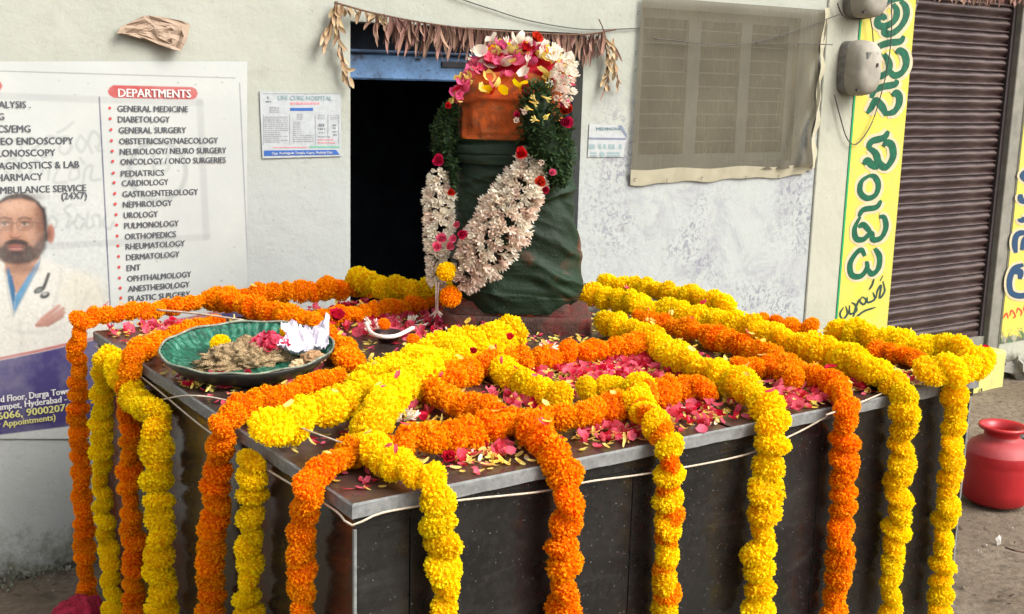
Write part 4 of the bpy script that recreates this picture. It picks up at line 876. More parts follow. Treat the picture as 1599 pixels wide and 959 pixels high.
gr_('short yellow marigold garland in the middle of the top, among pink petals', 'yellow', 48, [(778, 566), (800, 590), (835, 608), (872, 620)])
gr_('short yellow marigold garland behind the orange one at the centre right of the top', 'yellow', 42, [(915, 606), (960, 603), (1005, 600)], lift=.008)
gr_('long yellow marigold garland from behind the stone to the right end of the front edge', 'yellow', 46, [(905, 458), (970, 470), (1040, 486), (1110, 500), (1180, 517), (1250, 540), (1310, 560), (1370, 582)], lift=.01)
gr_('yellow marigold garland lying along the right part of the back edge', 'yellow', 38, [(950, 442), (1000, 448), (1060, 460), (1130, 476)])
gr_('short orange marigold garland lying at the far right slab edge', 'orange', 36, [(1190, 505), (1225, 508), (1265, 512)])
gr_('yellow marigold garland lying along the far right edge and bending at the corner', 'yellow', 52, [(1312, 516), (1370, 528), (1430, 540), (1490, 550), (1530, 566), (1500, 580), (1450, 580)], lift=.004)
gr_('short orange marigold garland behind the front right corner', 'orange', 36, [(1370, 548), (1400, 553), (1430, 560)])
gr_('short orange marigold piece between the two long yellow garlands on the right', 'orange', 40, [(1160, 576), (1205, 574), (1235, 590)])

# ------------------------------------------------------------------ petals, roses, tuberoses
def petal_geo(L, W_, cup, n=3, rs=None):
    V = []; tip = []
    for i in range(n + 1):
        t_ = i / n; w_ = W_ * (0.25 + 0.95 * math.sin(math.pi * (0.12 + 0.72 * t_)))
        for k in (-1, 0, 1): V.append(((k) * w_, L * (t_ - .5), cup * (abs(k) * w_ * .8 + (t_ - .5) ** 2 * L))); tip.append(.2 + .8 * t_)
    Fc = [(3 * i + k, 3 * i + k + 1, 3 * i + k + 4, 3 * i + k + 3) for i in range(n) for k in (0, 1)]
    return np.array(V), Fc, tip
def rotm(a, b_, c): return np.array(__import__('mathutils').Euler((a, b_, c)).to_matrix())
class PB:
    def __init__(s): s.mb = MB(); s.tip = []
    def petal(s, p, L, W_, cup, rot):
        V, Fc, tp = petal_geo(L, W_, cup); V = V @ rot.T + np.array(p); s.mb.add(V, Fc); k = rnd.uniform(-.7, .35); s.tip += [max(0, min(1, x + k)) for x in tp]
    def build(s, name, mat, parent=None):
        o = s.mb.build(name, mat, parent, True); at = o.data.attributes.new('tip', 'FLOAT', 'POINT'); at.data.foreach_set('value', s.tip); return o
def inplinth(p): return 0.01 < p[0] < PLX - .01 and 0.01 < p[1] < PLY - .01
regions = [  # (x, y, rx, ry, pink, yellow)
    (240, 512, 90, 16, 70, 60), (520, 470, 75, 14, 170, 20), (620, 512, 90, 16, 120, 20), (330, 598, 60, 14, 20, 70), (470, 600, 60, 14, 6, 60), (950, 585, 90, 26, 210, 150), (850, 580, 70, 22, 50, 60),
    (960, 680, 50, 14, 45, 35), (1085, 655, 40, 18, 35, 40), (750, 712, 60, 14, 26, 60), (1255, 632, 45, 14, 40, 45), (1345, 606, 30, 8, 26, 20), (820, 625, 50, 18, 30, 30), (1230, 600, 50, 20, 30, 40),
    (1000, 560, 40, 18, 60, 30), (1150, 620, 60, 20, 10, 40), (650, 645, 40, 18, 8, 20), (1100, 480, 90, 12, 30, 20), (700, 500, 40, 12, 70, 10), (1300, 560, 60, 14, 20, 20), (1420, 590, 40, 8, 10, 20), (560, 690, 60, 20, 4, 12), (380, 655, 60, 12, 6, 14)]
pk = PB(); yl = PB(); rd = PB(); wh = PB()
for (x, y, rx, ry, np_, nyl) in regions:
    for k in range(int((np_ + nyl) * 1.7)):
        p = onz((x + rnd.gauss(0, .6) * rx, y + rnd.gauss(0, .6) * ry), TZ)
        if not inplinth(p): continue
        isp = rnd.random() < .8 * np_ / (np_ + nyl); p = p + np.array([0, 0, rnd.uniform(.002, .012)])
        rot = rotm(rnd.gauss(0, .5), rnd.gauss(0, .5), rnd.uniform(0, 6.28))
        if isp: (pk if rnd.random() < .86 else rd).petal(p, rnd.uniform(.015, .032), rnd.uniform(.005, .012), rnd.uniform(.3, 1.5), rot)
        elif rnd.random() < .9: yl.petal(p, rnd.uniform(.014, .026), rnd.uniform(.0022, .0045), rnd.uniform(.2, .8), rot)
        else: wh.petal(p, rnd.uniform(.012, .02), rnd.uniform(.003, .005), .4, rot)
for k in range(2600):
    p = np.array([rnd.uniform(.02, PLX - .02), rnd.uniform(.02, PLY - .02), TZ + .003]); (yl if rnd.random() < .6 else pk).petal(p, rnd.uniform(.011, .024), rnd.uniform(.0022, .006), .4, rotm(rnd.gauss(0, .2), rnd.gauss(0, .2), rnd.uniform(0, 6.28)))
for k in range(150):    # stray petals caught on the garlands
    q, r_ = rnd.choice(ALLG)
    if q[2] < TZ: continue
    p = q + np.array([rnd.gauss(0, .3) * r_, rnd.gauss(0, .3) * r_ - r_ * .3, r_ * .96]); (yl if rnd.random() < .6 else pk if rnd.random() < .8 else rd).petal(p, rnd.uniform(.014, .024), rnd.uniform(.003, .006), .5, rotm(rnd.gauss(.4, .4), rnd.gauss(0, .4), rnd.uniform(0, 6.28)))
for pb, nm, mt, lb in ((pk, 'pink_petals', 'pink', 'pink rose petals strewn over the slab'), (yl, 'yellow_petals', 'ypetal', 'pale yellow marigold petals strewn over the slab'), (rd, 'red_petals', 'red', 'dark red rose petals strewn over the slab'), (wh, 'white_petals', 'white', 'small white petals strewn over the slab')):
    tag(pb.build(nm, M[mt]), lb, 'petals', None, 'stuff')

def rose_mesh(name, mat, seed, n=16):
    r_ = random.Random(seed); pb = PB()
    for i in range(n):
        t_ = i / n; a = i * 2.4; rad = .15 + .6 * t_
        rot = rotm(0, 0, a) @ rotm(1.35 - 1.0 * t_ + r_.uniform(-.15, .15), 0, 0)
        c = np.array([math.sin(-a) * rad * .55, math.cos(a) * rad * .55, .35 - .3 * t_])
        V, Fc, tp = petal_geo(.9 + .3 * t_, .32 + .16 * t_, .8); pb.mb.add(V @ rot.T + c, Fc); pb.tip += tp
    V = np.array(pb.mb.V); me = mesh(name, V, pb.mb.F, mat, True); at = me.attributes.new('tip', 'FLOAT', 'POINT'); at.data.foreach_set('value', pb.tip); return me
ROSE = {c: [rose_mesh('rose', M[c], s) for s in (1, 2)] for c in ('pink', 'red')}
def rose(p, r_, color, parent=None, label=None, up=(0, 0, 1), group=None):
    o = link('rose', rnd.choice(ROSE[color]), parent); o.rotation_mode = 'QUATERNION'; o.rotation_quaternion = quat_to(up, rnd.uniform(0, 6)); o.scale = (r_,) * 3
    o.location = Vector(p) - (world_loc(parent) if parent else Vector((0, 0, 0)))
    if label: tag(o, label, 'rose', group)
    return o
rose(onz((525, 497), TZ + .035), .030, 'red', None, 'dark red rose lying on the garland behind the right end of the tray', (0, -.5, 1))
rose(onz((348, 592), TZ + .018), .017, 'red', None, 'small dark red rosebud lying in front of the green tray', (.3, -.6, .7))
rose(onz((702, 714), TZ + .015), .017, 'red', None, 'red rose on the slab between the yellow and orange garlands at the near corner', (-.5, -.6, .5))
rose(onz((755, 508), TZ + .02), .02, 'pink', None, 'pink rose at the foot of the stone under the white tassel', (0, -.5, 1))
rose(onz((690, 505), TZ + .015), .022, 'pink', None, 'pink rose between the little cup and the foot of the stone', (0.2, -.5, 1))
rose(onz((795, 528), TZ + .085), .014, 'red', None, 'red bud resting on top of the bright yellow garland before the stone', (0, -.6, .8))
rose(onz((738, 550), TZ + .09), .012, 'red', None, 'small red bud on the bright yellow garland, left of the other bud', (0, -.6, .8))
rose(onz((935, 684), TZ + .014), .015, 'pink', None, 'pink rosebud on the slab edge right of the orange garland', (.8, -.4, .3))

def tuberose_mesh(name, mat, seed, L=1.0):
    """trumpet flower: tube along +z and six opened petals, unit length"""
    r_ = random.Random(seed); V = []; tip = []; Fc = []; n = 6
    for (z, rr, tp) in ((0, .06, .0), (.25, .075, .3), (.5, .11, .7), (.66, .15, .9)):
        for k in range(n): a = 2 * math.pi * k / n; V.append((rr * math.cos(a), rr * math.sin(a), z)); tip.append(tp)
    Fc += [(i * n + k, i * n + (k + 1) % n, (i + 1) * n + (k + 1) % n, (i + 1) * n + k) for i in range(3) for k in range(n)]
    o = r_.uniform(.12, .30)
    for k in range(n):
        a = 2 * math.pi * (k + .5) / n; b0 = len(V); c, s = math.cos(a), math.sin(a)
        V += [((.15 + o * .6) * c - .095 * s, (.15 + o * .6) * s + .095 * c, .85), ((.15 + o * .6) * c + .095 * s, (.15 + o * .6) * s - .095 * c, .85), ((.11 + o) * c, (.11 + o) * s, 1.08 - o * .35)]
        tip += [1, 1, 1]; Fc += [(18 + k, 18 + (k + 1) % n, b0, b0 + 1), (b0 + 1, b0, b0 + 2)]
    me = mesh(name, V, Fc, mat, True); at = me.attributes.new('tip', 'FLOAT', 'POINT'); at.data.foreach_set('value', tip); return me
M['cream'] = petalmat('yellow_floret', (0.80, 0.42, 0.02), (0.86, 0.72, 0.25), val=.3)
TUB = {c: [tuberose_mesh('tuberose', M[c], s) for s in (1, 2, 3)] for c in ('white', 'blush', 'cream')}
def tub(p, d, L, color, parent, name='tuberose'):
    o = link(name, rnd.choice(TUB[color]), parent); o.rotation_mode = 'QUATERNION'; o.rotation_quaternion = quat_to(d, rnd.uniform(0, 6)); o.scale = (L, L, L)
    o.location = Vector(p) - (world_loc(parent) if parent else Vector((0, 0, 0))); return o

# ------------------------------------------------------------------ the village stone
PS = onz((803, 505), TZ)
nh = np.array([R[0, 2], R[1, 2], 0.0]); nh /= np.linalg.norm(nh); rh = np.array([nh[1], -nh[0], 0.0])   # into the picture; to the right
def edge_at(px, py):
    q = onv((px, py), PS); return float((q - PS) @ rh), float(q[2])
stone = empty('village_stone', (PS[0], PS[1], TZ), 'upright stone post painted vermilion at the head, standing on a low stone base', 'stone')
def section(xl, xr, dp, e, n=72):
    c = (xl + xr) / 2; a_ = (xr - xl) / 2; out = []
    for k in range(n):
        a = 2 * math.pi * k / n; cc, ss = math.cos(a), math.sin(a)
        out.append((c + a_ * np.sign(cc) * abs(cc) ** (2 / e), dp * np.sign(ss) * abs(ss) ** (2 / e)))
    return out
def interp_prof(tab, y): 
    ys_ = [t_[0] for t_ in tab]; return np.interp(y, ys_, [t_[1] for t_ in tab]), np.interp(y, ys_, [t_[2] for t_ in tab])
def loft(tab, y0, y1, ny, dep, e, disp, name, mat, parent, cap=True):
    V = []; n = 96
    for j in range(ny + 1):
        y = y0 + (y1 - y0) * j / ny; L_, R_ = interp_prof(tab, y); xl, z = edge_at(L_, y); xr, _ = edge_at(R_, y)
        dpt = np.interp(y, [t_[0] for t_ in dep], [t_[1] for t_ in dep])
        for k, (a_, c_) in enumerate(section(xl, xr, dpt, e, n)):
            p = PS + rh * a_ + nh * c_; p = np.array([p[0], p[1], z]); c0 = PS + rh * (xl + xr) / 2; o_ = np.array([p[0] - c0[0], p[1] - c0[1], 0]); o_ /= np.linalg.norm(o_) + 1e-9
            V.append(p + o_ * disp(*proj(p), 2 * math.pi * k / n, y))
    Fc = [(j * n + k, (j + 1) * n + k, (j + 1) * n + (k + 1) % n, j * n + (k + 1) % n) for j in range(ny) for k in range(n)]
    if cap: Fc += [tuple(range(n)), tuple(range(ny * n, (ny + 1) * n))[::-1]]
    return MB().add(V, Fc).build(name, mat, parent, True)
def orange_stone():
    m_, t, b = nmat('vermilion_painted_stone')
    c = ramp(t, noise_(t, 9, 7, .65, dist=.4), [(0.34, (0.16, 0.05, 0.02)), (0.46, (0.42, 0.085, 0.018)), (0.60, (0.62, 0.115, 0.022)), (0.75, (0.72, 0.07, 0.025))])
    c = mix(t, ramp(t, noise_(t, 26, 6, .7, dist=1), [(0.48, 0.0), (0.64, .85)]), c, (0.17, 0.075, 0.03))
    t.links.new(c, b.inputs['Base Color']); b.inputs['Roughness'].default_value = 0.85; b.inputs['Specular IOR Level'].default_value = .2; bump(t, b, noise_(t, 42, 9, .75), .9, .012); return m_
stab = [(112, 745, 845), (120, 730, 862), (130, 722, 872), (150, 717, 880), (220, 716, 884), (480, 712, 886)]
sdep = [(112, .10), (130, .112), (480, .125)]
yy0 = 181
def relief(px, py, a, y):
    if not (math.sin(a) < 0): return 0.002 * mnoise.noise(Vector((a * 4, y * .05, 0)))
    d = 0.0
    # arched sunken field with a small seated figure in low relief
    inside = (723 < px < 812) and py > 163 - 8 * math.sin(max(0, min(1, (px - 723) / 89)) * math.pi) and py < 214
    if inside: d -= 0.009
    def blob(cx_, cy_, rx, ry, h): return h * math.exp(-(((px - cx_) / rx) ** 2 + ((py - cy_) / ry) ** 2))
    if inside: d += 1.7 * (blob(770, 172, 7, 7, .006) + blob(770, 190, 11, 12, .007) + blob(752, 196, 6, 12, .005) + blob(788, 196, 6, 12, .005) + blob(760, 208, 12, 6, .005) + blob(782, 208, 12, 6, .005) + blob(737, 185, 4, 16, .004) + blob(802, 185, 4, 16, .004))
    return d + 0.0025 * mnoise.noise(Vector((px * .05, py * .06, 2))) + .001 * mnoise.noise(Vector((px * .2, py * .2, 4)))
loft(stab, 112, 488, 150, sdep, 3.6, relief, 'post', orange_stone(), stone)
basem = nmat('red_brown_stained_stone'); t, bb = basem[1], basem[2]
t.links.new(ramp(t, noise_(t, 11, 8, .7), [(0.35, (0.035, 0.022, 0.018)), (0.5, (0.07, 0.038, 0.029)), (0.62, (0.13, 0.025, 0.020)), (0.75, (0.10, 0.07, 0.052))]), bb.inputs['Base Color']); bb.inputs['Roughness'].default_value = .85; bb.inputs['Specular IOR Level'].default_value = .2; bump(t, bb, noise_(t, 40, 7, .7), 1.0, .01)
def block(xl, xr, dp0, dp1, z0, z1, name):
    V = []; nU = 12
    b = MB()
    c = [PS + rh * xl + nh * dp0, PS + rh * xr + nh * dp0, PS + rh * xr + nh * dp1, PS + rh * xl + nh * dp1]
    # slightly worn block: rings with rounded corners
    ringz = [(z0, 1.0), (z1 - .012, .995), (z1 - .003, .985), (z1, .95), (z1 + .001, .5)]
    mid = sum(c) / 4; n = 48; V = []
    for (z, s) in ringz:
        for k in range(n):
            a = 2 * math.pi * k / n; cc, ss = math.cos(a), math.sin(a); e = 9.0
            u = np.sign(cc) * abs(cc) ** (2 / e) * s; v = np.sign(ss) * abs(ss) ** (2 / e) * s
            p = mid + rh * (xr - xl) / 2 * u + nh * (dp1 - dp0) / 2 * v; jit = .003 * mnoise.noise(Vector((p[0] * 30, p[1] * 30, z * 30)))
            V.append((p[0] + jit, p[1] + jit, z + (jit if s < 1 else 0)))
    Fc = [(i * n + k, i * n + (k + 1) % n, (i + 1) * n + (k + 1) % n, (i + 1) * n + k) for i in range(len(ringz) - 1) for k in range(n)] + [tuple(range((len(ringz) - 1) * n, len(ringz) * n))]
    b.add(V, Fc).build(name, basem[0], stone, True)
xl, _ = edge_at(692, 510); xr, _ = edge_at(921, 510); block(xl, xr, -.14, .16, TZ + .0005, TZ + .046, 'base_stone')
xl, _ = edge_at(704, 500); xr, _ = edge_at(888, 500); block(xl, xr, -.125, .14, TZ + .0475, TZ + .085, 'base_stone')

# green cloth wrapped round the post
creases = [(((818, 397), (874, 437)), 6, .010), (((772, 455), (812, 473)), 5, .006), (((861, 365), (884, 395)), 5, .006), (((845, 312), (896, 296)), 5, .007), (((716, 236), (800, 228)), 3, .006), (((716, 250), (806, 243)), 3, -.006), (((716, 216), (840, 214)), 4, .005),
           (((712, 290), (770, 272)), 5, .004), (((712, 330), (745, 375)), 5, -.006), (((825, 360), (900, 400)), 7, .007), (((800, 395), (860, 470)), 7, -.005), (((835, 430), (905, 440)), 9, .006), (((866, 300), (900, 350)), 6, -.006), (((730, 440), (860, 460)), 8, .004), (((884, 340), (905, 385)), 5, .006), (((790, 410), (905, 470)), 7, .006), (((716, 262), (880, 300)), 8, .004)]
STEPS = [(((700, 252), (920, 246)), -.005), (((700, 224), (920, 220)), -.003), (((790, 388), (915, 448)), .006), (((716, 300), (800, 480)), .004), (((905, 292), (840, 316)), .006), (((730, 452), (900, 470)), .004)]
def cloth_disp(px, py, a, y):
    d = .004 + .0030 * mnoise.noise(Vector((a * 2.2, y * .022, 7))) + .0012 * mnoise.noise(Vector((a * 9, y * .06 + a * 3, 1)))
    if math.sin(a) < .3:
        for ((x1, y1), (x2, y2)), w_, h in creases:
            dx, dy = x2 - x1, y2 - y1; t_ = ((px - x1) * dx + (py - y1) * dy) / (dx * dx + dy * dy); tc_ = max(0, min(1, t_)); dist = math.hypot(px - x1 - tc_ * dx, py - y1 - tc_ * dy)
            if dist < 3 * w_: d += h * math.exp(-(dist / w_) ** 2) * 1.15
        for ((x1, y1), (x2, y2)), h in STEPS:      # overlapping layers: one side of the line lies on top
            nx_2, ny_2 = -(y2 - y1), (x2 - x1); L_ = math.hypot(nx_2, ny_2); e_ = ((px - x1) * nx_2 + (py - y1) * ny_2) / L_ + 3 * mnoise.noise(Vector((px * .03, py * .03, 3)))
            u = ((px - x1) * (x2 - x1) + (py - y1) * (y2 - y1)) / (L_ * L_)
            if -.05 < u < 1.05: d += h * (1 / (1 + math.exp(-max(-30, min(30, e_ * 1.6))))) * math.exp(-max(0, e_) / 45)
        rid = 1 - abs(mnoise.noise(Vector(((px * .8 + py * .6) * .012, (py * .8 - px * .6) * .05, 5)))) * 2.2
        d += .0035 * max(0, rid) ** 3 * (1 if py > 262 else .3)
    return d
def cloth_mat():
    m_, t, b = nmat('dark_green_cloth')
    c = ramp(t, noise_(t, 6, 5, .6), [(0.35, (0.0035, 0.012, 0.004)), (0.65, (0.006, 0.023, 0.008))])
    c = mix(t, ramp(t, noise_(t, 5.5, 6, .65, dist=.5), [(0.56, 0.0), (0.72, .8)]), c, (0.13, 0.038, 0.018))
    c = mix(t, ramp(t, noise_(t, 30, 4, .6, dist=2), [(0.68, 0.0), (0.74, .4)]), c, (0.18, 0.18, 0.14))
    t.links.new(c, b.inputs['Base Color']); b.inputs['Roughness'].default_value = 0.62; b.inputs['Specular IOR Level'].default_value = .3
    bump(t, b, mix(t, .3, noise_(t, 22, 6, .65, dist=1.2), noise_(t, 260, 3)), .5, .012); return m_
ctab = [(213, 716, 880), (216, 714, 890), (250, 712, 892), (300, 711, 893), (350, 709, 898), (400, 707, 905), (430, 710, 905), (446, 713, 902), (460, 722, 893), (469, 732, 884), (476, 738, 876)]
clothp = loft(ctab, 213, 474, 220, [(213, .128), (350, .135), (440, .138), (482, .128)], 3.2, cloth_disp, 'wrapped_cloth', cloth_mat(), None, False)
band = [(222, 714, 891), (226, 712, 893), (244, 712, 894), (250, 714, 892)]
def band_disp(px, py, a, y): return .012 + .0025 * math.sin((y - 222) / 28 * 3.14) + .002 * mnoise.noise(Vector((a * 3, y * .1, 4))) - (.0035 if abs(y - 235 - 2 * math.sin(a * 2)) < 1.3 else 0)
tag(clothp, 'dark green cloth wrapped and folded round the upright stone', 'cloth')

loft(band, 222, 250, 24, [(222, .130), (250, .132)], 3.2, band_disp, 'waistband', clothp.data.materials[0], clothp, False)
# ---- flower garland on the stone
def sp(px, py, off): return onv((px, py), PS, off)
bgar = empty('tuberose_garland', tuple(sp(760, 300, .18)), 'thick white tuberose and green leaf garland hung round the cloth wrapped stone', 'garland')
def strand(pts, L, per, color_fn, root, colname='tuberose'):
    """pts: (px, py, half width px, distance before the stone's axis)"""
    C = catmull([sp(x, y, o_) for x, y, w_, o_ in pts], .012); n = len(C); hw = np.interp(np.linspace(0, 1, n), np.linspace(0, 1, len(pts)), [pxw(w_, PS) for x, y, w_, o_ in pts])
    for i in range(n):
        t_ = C[min(i + 1, n - 1)] - C[max(i - 1, 0)]; t_ /= np.linalg.norm(t_)
        s_ = np.cross(t_, -nh); s_ /= np.linalg.norm(s_)
        for k in range(per):
            a = rnd.uniform(-1.75, 1.75); d = -nh * math.cos(a) + s_ * math.sin(a) + t_ * rnd.uniform(-.6, .6) + np.array([0, 0, rnd.uniform(-.3, .3)]); d /= np.linalg.norm(d)
            inner = max(0.0, hw[i] - L * .75); p = C[i] + (-nh * math.cos(a) * .5 + s_ * math.sin(a)) * inner * rnd.uniform(.65, 1.05)
            tub(p, d, L * rnd.uniform(.85, 1.15), color_fn(i / n), root, colname)
strand([(835, 250, 22, .16), (812, 300, 37, .17), (784, 350, 44, .175), (752, 400, 40, .175), (718, 438, 22, .17)], .033, 16, lambda f: 'blush' if rnd.random() < (.15 + .6 * f) else 'white', bgar)
strand([(687, 268, 15, .10), (686, 310, 24, .10), (685, 360, 22, .11), (683, 400, 16, .12), (682, 440, 11, .13)], .028, 12, lambda f: 'white' if rnd.random() < .85 else 'blush', bgar)
# leaves as dense dark tufts
lf = PB()
def leaves(pts, nper):
    C = catmull([sp(x, y, o_) for x, y, w_, o_ in pts], .008); n = len(C); hw = np.interp(np.linspace(0, 1, n), np.linspace(0, 1, len(pts)), [pxw(w_, PS) for x, y, w_, o_ in pts])
    core.tube(C, list(hw * .6), 12)
    for i in range(n):
        for k in range(nper):
            d = nr.normal(0, 1, 3); d /= np.linalg.norm(d); p = C[i] + d * hw[i] * rnd.uniform(.6, .95)
            z = Vector(d + nr.normal(0, .5, 3)).to_track_quat('Y', 'Z').to_matrix(); lf.petal(p, rnd.uniform(.014, .024), rnd.uniform(.0022, .004), .6, np.array(z))
core = MB()
leaves([(838, 148, 28, .15), (842, 190, 40, .16), (850, 235, 40, .16), (868, 278, 22, .15)], 40); leaves([(872, 190, 26, .13), (876, 240, 24, .13), (874, 275, 20, .14)], 24)
leaves([(706, 168, 14, .08), (696, 195, 22, .08), (694, 225, 25, .08), (700, 252, 18, .09)], 34); leaves([(706, 258, 10, .12), (708, 290, 8, .12)], 10)
lfo = lf.build('leaves', M['leaf'], bgar); lfo['kind'] = 'stuff'
core.build('leaf_core', M['leaf'], bgar, True)['kind'] = 'stuff'
for (x, y, o_, r_, c) in ((815, 240, .22, .022, 'red'), (843, 285, .23, .020, 'red'), (885, 172, .17, .026, 'red'), (884, 190, .17, .022, 'red'), (686, 250, .12, .022, 'red'), (704, 300, .16, .014, 'red'), (700, 165, .14, .012, 'red'), (690, 372, .17, .020, 'pink'), (702, 385, .18, .016, 'pink'), (852, 296, .22, .014, 'red'), (722, 365, .20, .018, 'red'), (714, 350, .20, .013, 'pink'), (683, 385, .18, .018, 'pink'), (708, 372, .20, .015, 'pink'), (880, 160, .17, .020, 'pink'), (862, 270, .22, .014, 'pink'), (808, 180, .20, .012, 'red')):
    rose(sp(x, y, o_), r_, c, bgar, None, tuple(-nh + np.array([rnd.uniform(-.3, .3), 0, rnd.uniform(-.1, .5)])))
for (x, y) in ((868, 150), (875, 158), (880, 148), (862, 143), (850, 252), (812, 170), (805, 190), (872, 140), (885, 155)): tub(sp(x, y, .20), -nh + np.array([rnd.uniform(-.6, .8), 0, rnd.uniform(-.4, .5)]), .03, 'blush', bgar)
for (x, y) in ((838, 160), (842, 189), (858, 178), (846, 150), (826, 158), (832, 172)): tub(sp(x, y, .235), -nh * .2 + np.array([rnd.uniform(-1, 1), 0, rnd.uniform(-.6, .6)]), .026, 'cream', bgar)
put_flower(bgar, sp(697, 424, .20), -nh, .030, 'yellow', 1.2)
put_flower(bgar, sp(704, 463, .19), -nh, .028, 'orange', 1.2)
# tassel strings below
tas = sp(682, 487, .16)
b = MB()
for (x0, y0), (x1, y1) in (((681, 440), (681, 487)), ((685, 440), (683, 487))): b.tube([sp(x0, y0, .17), sp(x1, y1, .16)], .0022, 5)
for L_ in ([(682, 485), (668, 497), (650, 503)], [(682, 485), (676, 500), (664, 507), (648, 508)], [(683, 485), (700, 500), (706, 512)], [(683, 487), (693, 503), (697, 514)]):
    b.tube([sp(L_[0][0], L_[0][1], .16)] + [onz(p, TZ + .012) for p in L_[1:]], .0025, 5)
b.build('tassel_string', M['wstring'], bgar, True)

# ---- petal heap on the head of the stone
heap = empty('flower_heap', tuple(sp(800, 115, 0)), 'heap of pink, red, yellow and white flowers piled on the head of the stone', 'flower heap')
topz = edge_at(800, 118)[1]
PM = {}
for c in ('pink', 'red', 'ypetal', 'white', 'yellow'):
    L_ = []
    for k, cup in enumerate((.5, 1.0, 1.4)):
        V, Fc, tp = petal_geo(1.0, .34, cup); me = mesh('petal', V, Fc, M[c], True); at = me.attributes.new('tip', 'FLOAT', 'POINT'); at.data.foreach_set('value', tp); L_.append(me)
    PM[c] = L_
def bigpetal(p, L, c, root, d=None):
    o = link('petal', rnd.choice(PM[c]), root); o.location = Vector(p) - world_loc(root); o.rotation_euler = (rnd.uniform(-1.2, 1.4), rnd.uniform(-1, 1), rnd.uniform(0, 6.28)); o.scale = (L * rnd.uniform(.9, 1.4), L, L)
# inner mound so the pile is solid
hx = lambda px: float((sp(px, 115, 0) - PS) @ rh)
V = []; n = 24
hc = (hx(728) + hx(892)) / 2; hw_ = (hx(892) - hx(728)) / 2
for j in range(9):
    f_ = j / 8; rr = math.cos(f_ * math.pi / 2) ** .7
    for k in range(n):
        a = 2 * math.pi * k / n; p = PS + rh * (hc + hw_ * .88 * rr * math.cos(a)) + nh * (.10 * rr * math.sin(a)); V.append((p[0], p[1], topz - .03 + .095 * math.sin(f_ * math.pi / 2) * (1 + .25 * mnoise.noise(Vector((a, f_ * 3, 2))))))
MB().add(V, [(j * n + k, j * n + (k + 1) % n, (j + 1) * n + (k + 1) % n, (j + 1) * n + k) for j in range(8) for k in range(n)]).build('mound', M['red'], heap, True)
def heap_pt():
    a = rnd.uniform(0, 2 * math.pi); f_ = rnd.uniform(0, 1) ** .8; rr = math.cos(f_ * math.pi / 2) ** .7
    u = hc + hw_ * rr * math.cos(a); return PS + rh * u + nh * (.115 * rr * math.sin(a)) + np.array([0, 0, topz - PS[2] - .03 + .105 * math.sin(f_ * math.pi / 2)]), (u - hc) / hw_
for k in range(230):
    p, u = heap_pt(); x = rnd.random()
    c = 'pink' if x < (.55 - .3 * u) else 'red' if x < .62 - .3 * u else 'ypetal' if x < .82 else 'yellow' if x < .88 else 'white'
    if p[2] - PS[2] < topz - PS[2] and u < .3 and c == 'white': c = 'pink'
    bigpetal(p, rnd.uniform(.024, .040), c, heap)
for k in range(60):
    p, u = heap_pt()
    if u < .0 and rnd.random() < .7: continue
    tub(p, (p - PS - np.array([0, 0, topz - PS[2] - .06])) / .1 + np.array([0, 0, .3]), .032, 'white', heap, 'tuberose')
for k in range(60):     # right shoulder, a cascade of cream florets
    p = sp(rnd.uniform(858, 895), rnd.uniform(88, 152), rnd.uniform(.06, .15)); tub(p, -nh + rh * rnd.uniform(-.3, 1.1) + np.array([0, 0, rnd.uniform(-.5, .6)]), rnd.uniform(.022, .03), 'white' if rnd.random() < .8 else 'blush', heap, 'tuberose')
for k in range(26):     # left cascade of petals running down the edge
    f_ = rnd.random(); p = sp(738 - 30 * f_ + rnd.uniform(-6, 6), 110 + 50 * f_ + rnd.uniform(-6, 6), .12); bigpetal(p, rnd.uniform(.022, .034), rnd.choice(['pink', 'pink', 'red', 'ypetal']), heap)
for k in range(9): bigpetal(sp(755 + rnd.uniform(-20, 70), 136 + rnd.uniform(-5, 6), .14), .03, rnd.choice(['pink', 'yellow', 'ypetal', 'red']), heap)
for (x, y, c, r_) in ((835, 62, 'red', .024), (760, 96, 'pink', .028), (748, 110, 'pink', .022), (800, 132, 'pink', .018), (818, 78, 'red', .022), (783, 75, 'pink', .02)): rose(sp(x, y, .08), r_, c, heap, None, (rnd.uniform(-.3, .3), -.7, .7))
for (x, y) in ((770, 64), (800, 60), (817, 62), (752, 84), (885, 95), (893, 108)): bigpetal(sp(x, y, .09), .036, 'white', heap)

# ------------------------------------------------------------------ tray and offerings
tc0 = onz((387, 549), TZ + .052); TRR = pxw(131, tc0); 
tray = empty('leaf_bowl', (tc0[0], tc0[1], TZ + .001), 'round green foil lined tray holding offerings, on the left of the slab', 'tray')
def rib(a, r_, z): return 1 + .022 * math.sin(a * 52 + 2 * math.sin(a * 5)) * (r_ / TRR)
gm, t, bb = nmat('green_foil'); tcn = t.nodes.new('ShaderNodeTexCoord')
t.links.new(ramp(t, noise_(t, 30, 4, .6, dist=2), [(0.38, (0.004, 0.045, 0.026)), (0.55, (0.008, 0.11, 0.062)), (0.72, (0.10, 0.27, 0.19))]), bb.inputs['Base Color']); bb.inputs['Roughness'].default_value = .42; bb.inputs['Metallic'].default_value = .2; bump(t, bb, noise_(t, 45, 4), .5, .006)
c3 = (tc0[0], tc0[1], TZ + .009)
TK = .085
def tilt(o):
    w0 = np.array(world_loc(tray))
    for v in o.data.vertices: v.co.z += TK * float((np.array(v.co) + w0 - np.array(c3)) @ nh)
    return o
o = MB().lathe([(.01, .014), (TRR * .62, .014), (TRR * .74, .017), (TRR * .87, .030), (TRR * .97, .049), (TRR, .054)], c3, 220, rib, False).build('lining', gm, tray, True); tilt(o)
